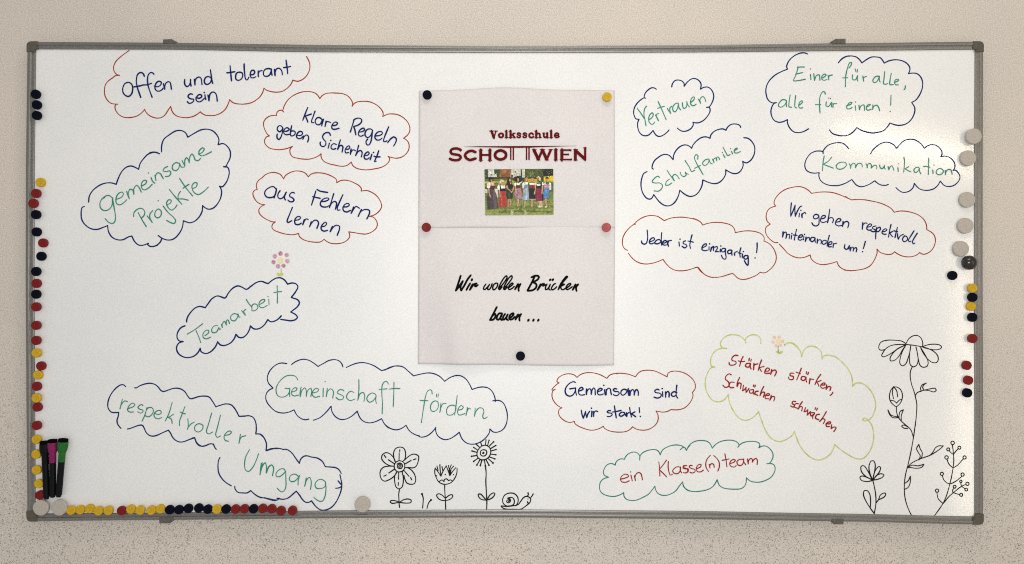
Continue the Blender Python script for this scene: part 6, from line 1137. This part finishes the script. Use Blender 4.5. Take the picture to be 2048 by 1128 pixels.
def sheet(top, bottom, left, right, lift, nx=72, ny=54, edge=0.0):
    bm = bmesh.new()
    rows = []
    for j in range(ny + 1):
        t = j / ny
        row = []
        for i in range(nx + 1):
            s = i / nx
            x0, x1 = left[0] + (left[1] - left[0]) * t, right[0] + (right[1] - right[0]) * t
            px = x0 + (x1 - x0) * s
            py = top(px) + (bottom(px) - top(px)) * t
            p = P(px, py, 0)
            row.append(bm.verts.new((p.x, -(paper_h(p.x, p.z) + lift + edge * sm(0.93, 1.0, t) * sm(0.06, 0.16, s) * sm(0.62, 0.40, s)), p.z)))
        rows.append(row)
    for a, b in zip(rows, rows[1:]):
        for i in range(nx):
            bm.faces.new((a[i], b[i], b[i + 1], a[i + 1]))
    front = bm.faces[:]
    # a real thickness
    r = bmesh.ops.extrude_face_region(bm, geom=front)
    for v in [g for g in r['geom'] if isinstance(g, bmesh.types.BMVert)]:
        v.co.y += 0.0001
    bmesh.ops.recalc_face_normals(bm, faces=bm.faces[:])
    return bm


upper = thing('paper_sheet', 'upper printed paper sheet with maroon school logo and group photo', 'paper sheet', P(1033, 456, 0.0), 'printed sheets on the whiteboard')
lower = thing('paper_sheet', 'lower printed paper sheet with black script Wir wollen Brücken bauen', 'paper sheet', P(1033, 729, 0.0), 'printed sheets on the whiteboard')
child('sheet', sheet(lambda x: 181.6 - 4.6 * math.exp(-((x - 1008) / 75) ** 2) - 0.9 * (x - 838) / 392, lambda x: 456.4 - 1.2 * math.exp(-((x - 960) / 60) ** 2), (838, 836.8), (1229.2, 1230.2), 0.00018, edge=0.0010), M['paper'], upper, upper, True)
child('sheet', sheet(lambda x: 452.5, lambda x: 728.2 + 2.4 * (x - 836) / 392 - 0.8 * math.sin((x - 836) / 392 * 6.3), (837, 835.8), (1230.2, 1228.0), 0.00005), M['paper'], lower, lower, True)


def printed(key, m, root, name, lift, parent=None):
    items, areas = [], []
    for kind, body in PRINT[key]:
        for s in body.split(';'):
            if kind == 'f':
                areas.append([tuple(float(q) / 1000 for q in t.split(',')[:2]) for t in s.split()])
            else:
                w = float(kind[1:]) / 1000
                if key == 'lower_script':
                    w *= 0.72 if kind in ('w4.08', 'w4.10', 'w4.29') else 0.90
                    if len(s.split()) == 2 and len(parse(s)[0]) == 2 and math.dist(*parse(s)[0]) < 0.0035:
                        w *= 1.6
                else:
                    w *= 1.10
                items.append((w, [spline(run, 0.0007) for run in parse(s)]))
    last = None
    for word in (words_of(items, 0.0085) if key == 'lower_script' else [items]):
        I = Inker(paper_h, lift)
        for p in areas:
            I.poly(p)
        for w, runs in word:
            for run in runs:
                I.ribbon(run, w)
        bm = I.done()
        # long flat pieces follow the paper's bulge
        bmesh.ops.triangulate(bm, faces=[f for f in bm.faces if len(f.verts) > 4])
        for _ in range(6):
            long_e = [e for e in bm.edges if e.calc_length() > 0.012]
            if not long_e:
                break
            bmesh.ops.subdivide_edges(bm, edges=long_e, cuts=1)
            bmesh.ops.triangulate(bm, faces=[f for f in bm.faces if len(f.verts) > 4])
        last = child(name, bm, m, root, root)
    return last


printed('upper_title', M['maroon'], upper, 'title_lettering', 0.0012)
printed('upper_logo', M['maroon'], upper, 'school_logo', 0.0012)
printed('lower_script', M['jet'], lower, 'script_lettering', 0.0006)

# the small printed group photo: flat colour areas on a finely divided sheet that follows the paper
bm = bmesh.new()
lay = bm.loops.layers.float_color.new('print')
h = 0.0012
def flecks():
    """Foliage, flower-bed and lawn flecks of the printed picture."""
    def at(x, y):
        return (960 + x / 11.277 - 1024) / PXM * 1000, (564 - (335 + y / 11.277)) / PXM * 1000
    rnd = random.Random(4)
    out = []
    for n, (x0, x1, y0, y1), cols, sz in (
            (70, (1020, 1640, 62, 250), ('1d2415', '58683a', '7c8a55', '2c351f', '9aa070'), 26),
            (34, (450, 700, 62, 230), ('5a4a2c', 'b5764a', '3a4426', 'c98a5a', '6e5a34'), 24),
            (24, (112, 190, 65, 260), ('2a331c', '6a7a40', '93a05a'), 22),
            (22, (700, 930, 62, 250), ('e2e0d4', '9a9c88', '6c7458', 'b9b9a6'), 24),
            (60, (115, 1640, 280, 480), ('a8b048', '3c4a24', 'd8cc50', '6c7a38', '56642e'), 30),
            (110, (128, 1645, 690, 1060), ('5a6a2e', '88984c', '9aa860', '4e5c28', 'a2a868'), 40)):
        for _ in range(n):
            x, y = rnd.uniform(x0, x1 - sz), rnd.uniform(y0, y1 - sz)
            w, hh = rnd.uniform(0.3, 1) * sz, rnd.uniform(0.3, 0.9) * sz
            c = [at(x, y), at(x + w, y + 0.2 * hh), at(x + 0.8 * w, y + hh), at(x + 0.1 * w, y + 0.8 * hh)]
            out.append((rnd.choice(cols), ' '.join('%.2f,%.2f' % q for q in c)))
    return out


first_person = next(i for i, q in enumerate(PHOTO) if q[0] == '2a1a14')
for c, body in PHOTO[:first_person] + flecks() + PHOTO[first_person:]:
    h += 4e-6
    pts = [tuple(float(q) / 1000 for q in t.split(',')) for t in body.split()]
    sub = bmesh.new()
    vs = [sub.verts.new((x, 0, z)) for x, z in pts]
    sub.faces.new(vs)
    bmesh.ops.triangulate(sub, faces=sub.faces[:])
    for _ in range(6):
        le = [e for e in sub.edges if e.calc_length() > 0.010]
        if not le:
            break
        bmesh.ops.subdivide_edges(sub, edges=le, cuts=1)
        bmesh.ops.triangulate(sub, faces=sub.faces[:])
    col = (*hexcol(c, 0.95), 1.0)
    mp = {}
    for v in sub.verts:
        mp[v.index if v.index >= 0 else id(v)] = None
    sub.verts.index_update()
    new = [bm.verts.new((v.co.x, -(paper_h(v.co.x, v.co.z) + h), v.co.z)) for v in sub.verts]
    for f in sub.faces:
        nf = bm.faces.new([new[v.index] for v in f.verts])
        nf.normal_update()
        if nf.normal.y > 0:
            nf.normal_flip()
        for lp in nf.loops:
            lp[lay] = col
    sub.free()
child('printed_photo', bm, M['print'], upper, upper, False, 'small colour photo of eight women in dirndl dresses on a lawn')


# ------------------------------------------------------------------ magnets
def lathe(profile, n=40):
    """profile: (radius, height) from the rim at the back to the centre at the front; axis -Y."""
    bm = bmesh.new()
    rings = []
    for r, hh in profile:
        if r < 1e-6:
            rings.append([bm.verts.new((0, -hh, 0))])
        else:
            rings.append([bm.verts.new((r * math.cos(2 * math.pi * k / n), -hh, r * math.sin(2 * math.pi * k / n))) for k in range(n)])
    for a, b in zip(rings, rings[1:]):
        for k in range(n):
            j = (k + 1) % n
            if len(b) == 1:
                bm.faces.new((a[k], a[j], b[0]))
            else:
                bm.faces.new((a[k], a[j], b[j], b[k]))
    bmesh.ops.recalc_face_normals(bm, faces=bm.faces[:])
    return bm


def mesh_of(name, bm, m, smooth_angle=35):
    me = bpy.data.meshes.new(name)
    bm.to_mesh(me)
    bm.free()
    me.materials.append(m)
    for p in me.polygons:
        p.use_smooth = True
    me.set_sharp_from_angle(angle=math.radians(smooth_angle))
    return me


SMALL = [(0.0092, 0.0), (0.0095, 0.0008), (0.0095, 0.0058), (0.0093, 0.0066), (0.0087, 0.0071), (0.0078, 0.0073), (0.0066, 0.0071), (0.0, 0.0069)]
LARGE = [(0.0158, 0.0), (0.0163, 0.001), (0.0163, 0.0062), (0.0160, 0.0072), (0.0152, 0.0078), (0.0, 0.0081)]
BALL = [(0.0085, 0.0), (0.0090, 0.002), (0.0148, 0.006)] + [(0.0150 * math.cos(a), 0.0085 + 0.0150 * math.sin(a)) for a in [math.pi / 2 * k / 12 for k in range(13)]]
BALL[-1] = (0.0, BALL[-1][1])
MESH = {}
for k, m in (('black', 'm_black'), ('red', 'm_red'), ('faded red', 'm_pink'), ('yellow', 'm_yellow')):
    MESH[k] = mesh_of('round_magnet', lathe(SMALL), M[m])
MESH['white'] = mesh_of('large_magnet', lathe(LARGE, 52), M['m_white'])
MESH['ball'] = mesh_of('ball_magnet', lathe(BALL, 52), M['ball'], 60)


def magnet(kind, px, py, label, group=None, base=None):
    hh = {'white': 0.0081, 'ball': 0.018}.get(kind, 0.0073)
    rad = {'white': 0.0163, 'ball': 0.0098}.get(kind, 0.0095)
    b = 0.0002 if base is None else base
    p = P(px, py, b + hh * 0.55)
    q = px_of(p.x, p.z)
    rr = rad * PXM - 0.5
    if base is None:
        # where the back would bite into the frame lip, the magnet rides on the lip
        edge = min(q[0] - rr - interp(LEF_I, q[1]), interp(RIG_I, q[1]) - q[0] - rr, interp(BOT_I, q[0]) - q[1] - rr)
        if edge < 0:
            b = 0.0032 if edge > -7.5 else 0.0052
            p = P(px, py, b + hh * 0.55)
    name = {'white': 'large_magnet', 'ball': 'ball_magnet'}.get(kind, 'round_magnet')
    o = bpy.data.objects.new(name, MESH[kind])
    COL.objects.link(o)
    o.location = (p.x, -b, p.z)
    o.rotation_euler = (0, random.uniform(0, 6.28), 0)
    o['label'] = label
    o['category'] = 'magnet'
    if group:
        o['group'] = group
    return o


ORD = ['first', 'second', 'third', 'fourth', 'fifth', 'sixth', 'seventh', 'eighth', 'ninth', 'tenth', 'eleventh', 'twelfth', 'thirteenth', 'fourteenth', 'fifteenth']
K, R, Y = 'black', 'red', 'yellow'
LEFT = [(K, 71.6, 188.4), (K, 73.6, 209.7), (K, 73.6, 230.8), (Y, 81.3, 364.8), (R, 72.4, 386.8), (R, 67, 406.7), (K, 72.1, 429.2), (K, 73.2, 463.8),
        (R, 86.3, 485.9), (K, 82.6, 512.5), (K, 72.3, 542.9), (R, 73.2, 566.8), (K, 72.4, 588.4), (R, 72.6, 613.6), (R, 72.6, 650.7), (R, 72.6, 680.8),
        (Y, 73.3, 705.8), (R, 82.4, 731.8), (Y, 76.3, 749.9), (R, 73.7, 772.6), (Y, 73.3, 795.9), (R, 75.1, 814.1), (R, 73.7, 850.8), (Y, 73.5, 878.8),
        (Y, 73, 908.4), (Y, 73.7, 939.7), (Y, 78.4, 967), (R, 80.5, 990)]
BOTTOM = [(Y, 142.5, 1020.4), (Y, 160.8, 1019.3), (Y, 179.9, 1017.2), (Y, 197.2, 1021.4), (Y, 217, 1020.9), (R, 243.5, 1021.2), (Y, 262.2, 1018.3),
          (Y, 280.7, 1020.2), (Y, 302.7, 1020.2), (Y, 321.1, 1017.6), (K, 339.6, 1019.3), (K, 358, 1019.3), (K, 376.8, 1016.8), (K, 397.7, 1016.1),
          (K, 415.8, 1018.3), (Y, 434.1, 1018.1), (K, 452.2, 1018.1), (R, 471.1, 1018.1), (R, 489.1, 1017.5), (K, 507.2, 1017.5), (R, 525.5, 1016.8),
          (R, 543.6, 1017.5), (R, 562.1, 1021.2), (R, 585.1, 1020.8)]
RIGHT = [(K, 1904.9, 550.9), (Y, 1944.8, 576.2), (K, 1944.8, 594.6), (Y, 1941.8, 612.4), (K, 1944.8, 634.6), (R, 1944.8, 677), (R, 1933.3, 730.6),
         (R, 1936.5, 760.4), (K, 1934.5, 785.7)]


def column(lst, where, above, group):
    cnt, tot = {}, {}
    for c, _, _ in lst:
        tot[c] = tot.get(c, 0) + 1
    for i, (c, x, y) in enumerate(lst):
        n = cnt.get(c, 0)
        cnt[c] = n + 1
        o = ORD[n] if n < tot[c] - 1 or tot[c] == 1 else 'last'
        nb = (', %s a %s one' % (above, lst[i - 1][0])) if i else ''
        magnet(c, x, y, '%s %s round magnet %s%s' % (o, c, where, nb), group)


G = 'small round magnets along the board edges'
column(LEFT, 'from the top on the left frame edge', 'under', G)
column(BOTTOM, 'from the left in the bottom row', 'after', G)
column(RIGHT, 'from the top on the right edge', 'under', G)
G2 = 'large white round magnets'
for x, y, lab in ((82.6, 1015, 'large white round magnet in the bottom left frame corner under the markers'),
                  (119.2, 1015, 'large white round magnet beside the first yellow magnet of the bottom row'),
                  (725, 1008.7, 'large white round magnet alone at the bottom edge left of the flower drawings'),
                  (1946.8, 272.8, 'topmost large white magnet on the right, overlapping the frame'),
                  (1935.6, 316.4, 'large white magnet level with the Kommunikation cloud, second on the right edge'),
                  (1933.7, 399.6, 'large white magnet right of the red Wir gehen cloud, third on the right edge'),
                  (1930.1, 451.4, 'large white magnet fourth from the top on the right, clear of the frame'),
                  (1921, 497.5, 'lowest large white magnet on the right, just above the black ball')):
    magnet('white', x, y, lab, G2)
magnet('ball', 1938.6, 525.3, 'shiny black ball magnet at the right edge of the board')
G3 = 'magnets holding the paper sheets'
for kind, x, y, lab in (('black', 854.3, 189.7, 'black round magnet holding the upper left corner of the upper sheet'),
                        ('yellow', 1214.1, 194, 'yellow round magnet holding the upper right corner of the upper sheet'),
                        ('red', 852.7, 454.6, 'dark red round magnet pinning both sheets on their left side'),
                        ('faded red', 1212.8, 454.9, 'faded light red round magnet pinning both sheets on their right side'),
                        ('black', 1041, 712, 'black round magnet holding the lower edge of the lower sheet')):
    p = P(x, y, 0)
    r = 0.009
    b = max(paper_h(p.x + r * math.cos(a), p.z + r * math.sin(a)) for a in [k * 0.7854 for k in range(8)])
    magnet(kind, x, y, lab, G3, b + 0.0007)


# ------------------------------------------------------------------ board markers
def loft(sections, n=20):
    """sections: (distance along the pen, half width, half depth, centre depth)."""
    bm = bmesh.new()
    rings = []
    for s, rw, rd, cd in sections:
        ring = []
        for k in range(n):
            a = 2 * math.pi * k / n
            e = 0.78
            ca, sa = math.cos(a), math.sin(a)
            ring.append(bm.verts.new((rw * math.copysign(abs(ca) ** e, ca), -(cd + rd * math.copysign(abs(sa) ** e, sa)), s)))
        rings.append(ring)
    for a, b in zip(rings, rings[1:]):
        for k in range(n):
            j = (k + 1) % n
            bm.faces.new((a[k], a[j], b[j], b[k]))
    bm.faces.new(rings[0])
    bm.faces.new(rings[-1])
    bmesh.ops.recalc_face_normals(bm, faces=bm.faces[:])
    return bm


def marker(top, bottom, mcap, capw, label):
    """top/bottom: photo points of the eraser top and the pen's end."""
    a, b = P(*top, 0.008), P(*bottom, 0.008)
    length = math.hypot(a.x - b.x, a.z - b.z)
    root = thing('board_marker', label, 'marker', (b.x, 0.0, b.z), 'markers on the whiteboard')
    root.rotation_euler = (0, math.atan2(a.x - b.x, a.z - b.z), 0)
    cd = 0.0085
    pieces = (
        ('barrel', [(0.0, 0.0030, 0.0030, cd), (0.0006, 0.0042, 0.0042, cd), (0.004, 0.0045, 0.0045, cd), (0.0042, 0.0055, 0.0055, cd), (0.02, 0.0057, 0.0057, cd), (length - 0.0478, 0.0058, 0.0058, cd)], 'pen_black'),
        ('cap', [(length - 0.048, 0.0060, 0.0060, cd), (length - 0.0475, 0.0062, 0.0062, cd), (length - 0.031, 0.0061, 0.0061, cd), (length - 0.028, 0.0066, 0.0064, cd),
                 (length - 0.024, 0.0085, 0.0075, cd), (length - 0.020, capw * 0.46, 0.0082, cd), (length - 0.015, capw * 0.5, 0.0083, cd), (length - 0.0062, capw * 0.5, 0.0083, cd)], mcap),
        ('eraser', [(length - 0.0062, capw * 0.47, 0.0078, cd), (length - 0.001, capw * 0.47, 0.0078, cd), (length, capw * 0.45, 0.0072, cd)], 'felt'),
    )
    for nm, sec, m in pieces:
        me = mesh_of(nm, loft(sec), M[m], 40)
        o = bpy.data.objects.new(nm, me)
        COL.objects.link(o)
        o.parent = root


marker((89.5, 882.0), (93.5, 998.2), 'pen_black', 0.0195, 'all black board marker standing leftmost of the three')
marker((105.5, 878.8), (106.0, 994.8), 'pen_pink', 0.0185, 'black board marker with magenta cap between the other two')
marker((127.0, 877.4), (117.5, 994.0), 'pen_green', 0.0200, 'black board marker with green cap, rightmost of the three')
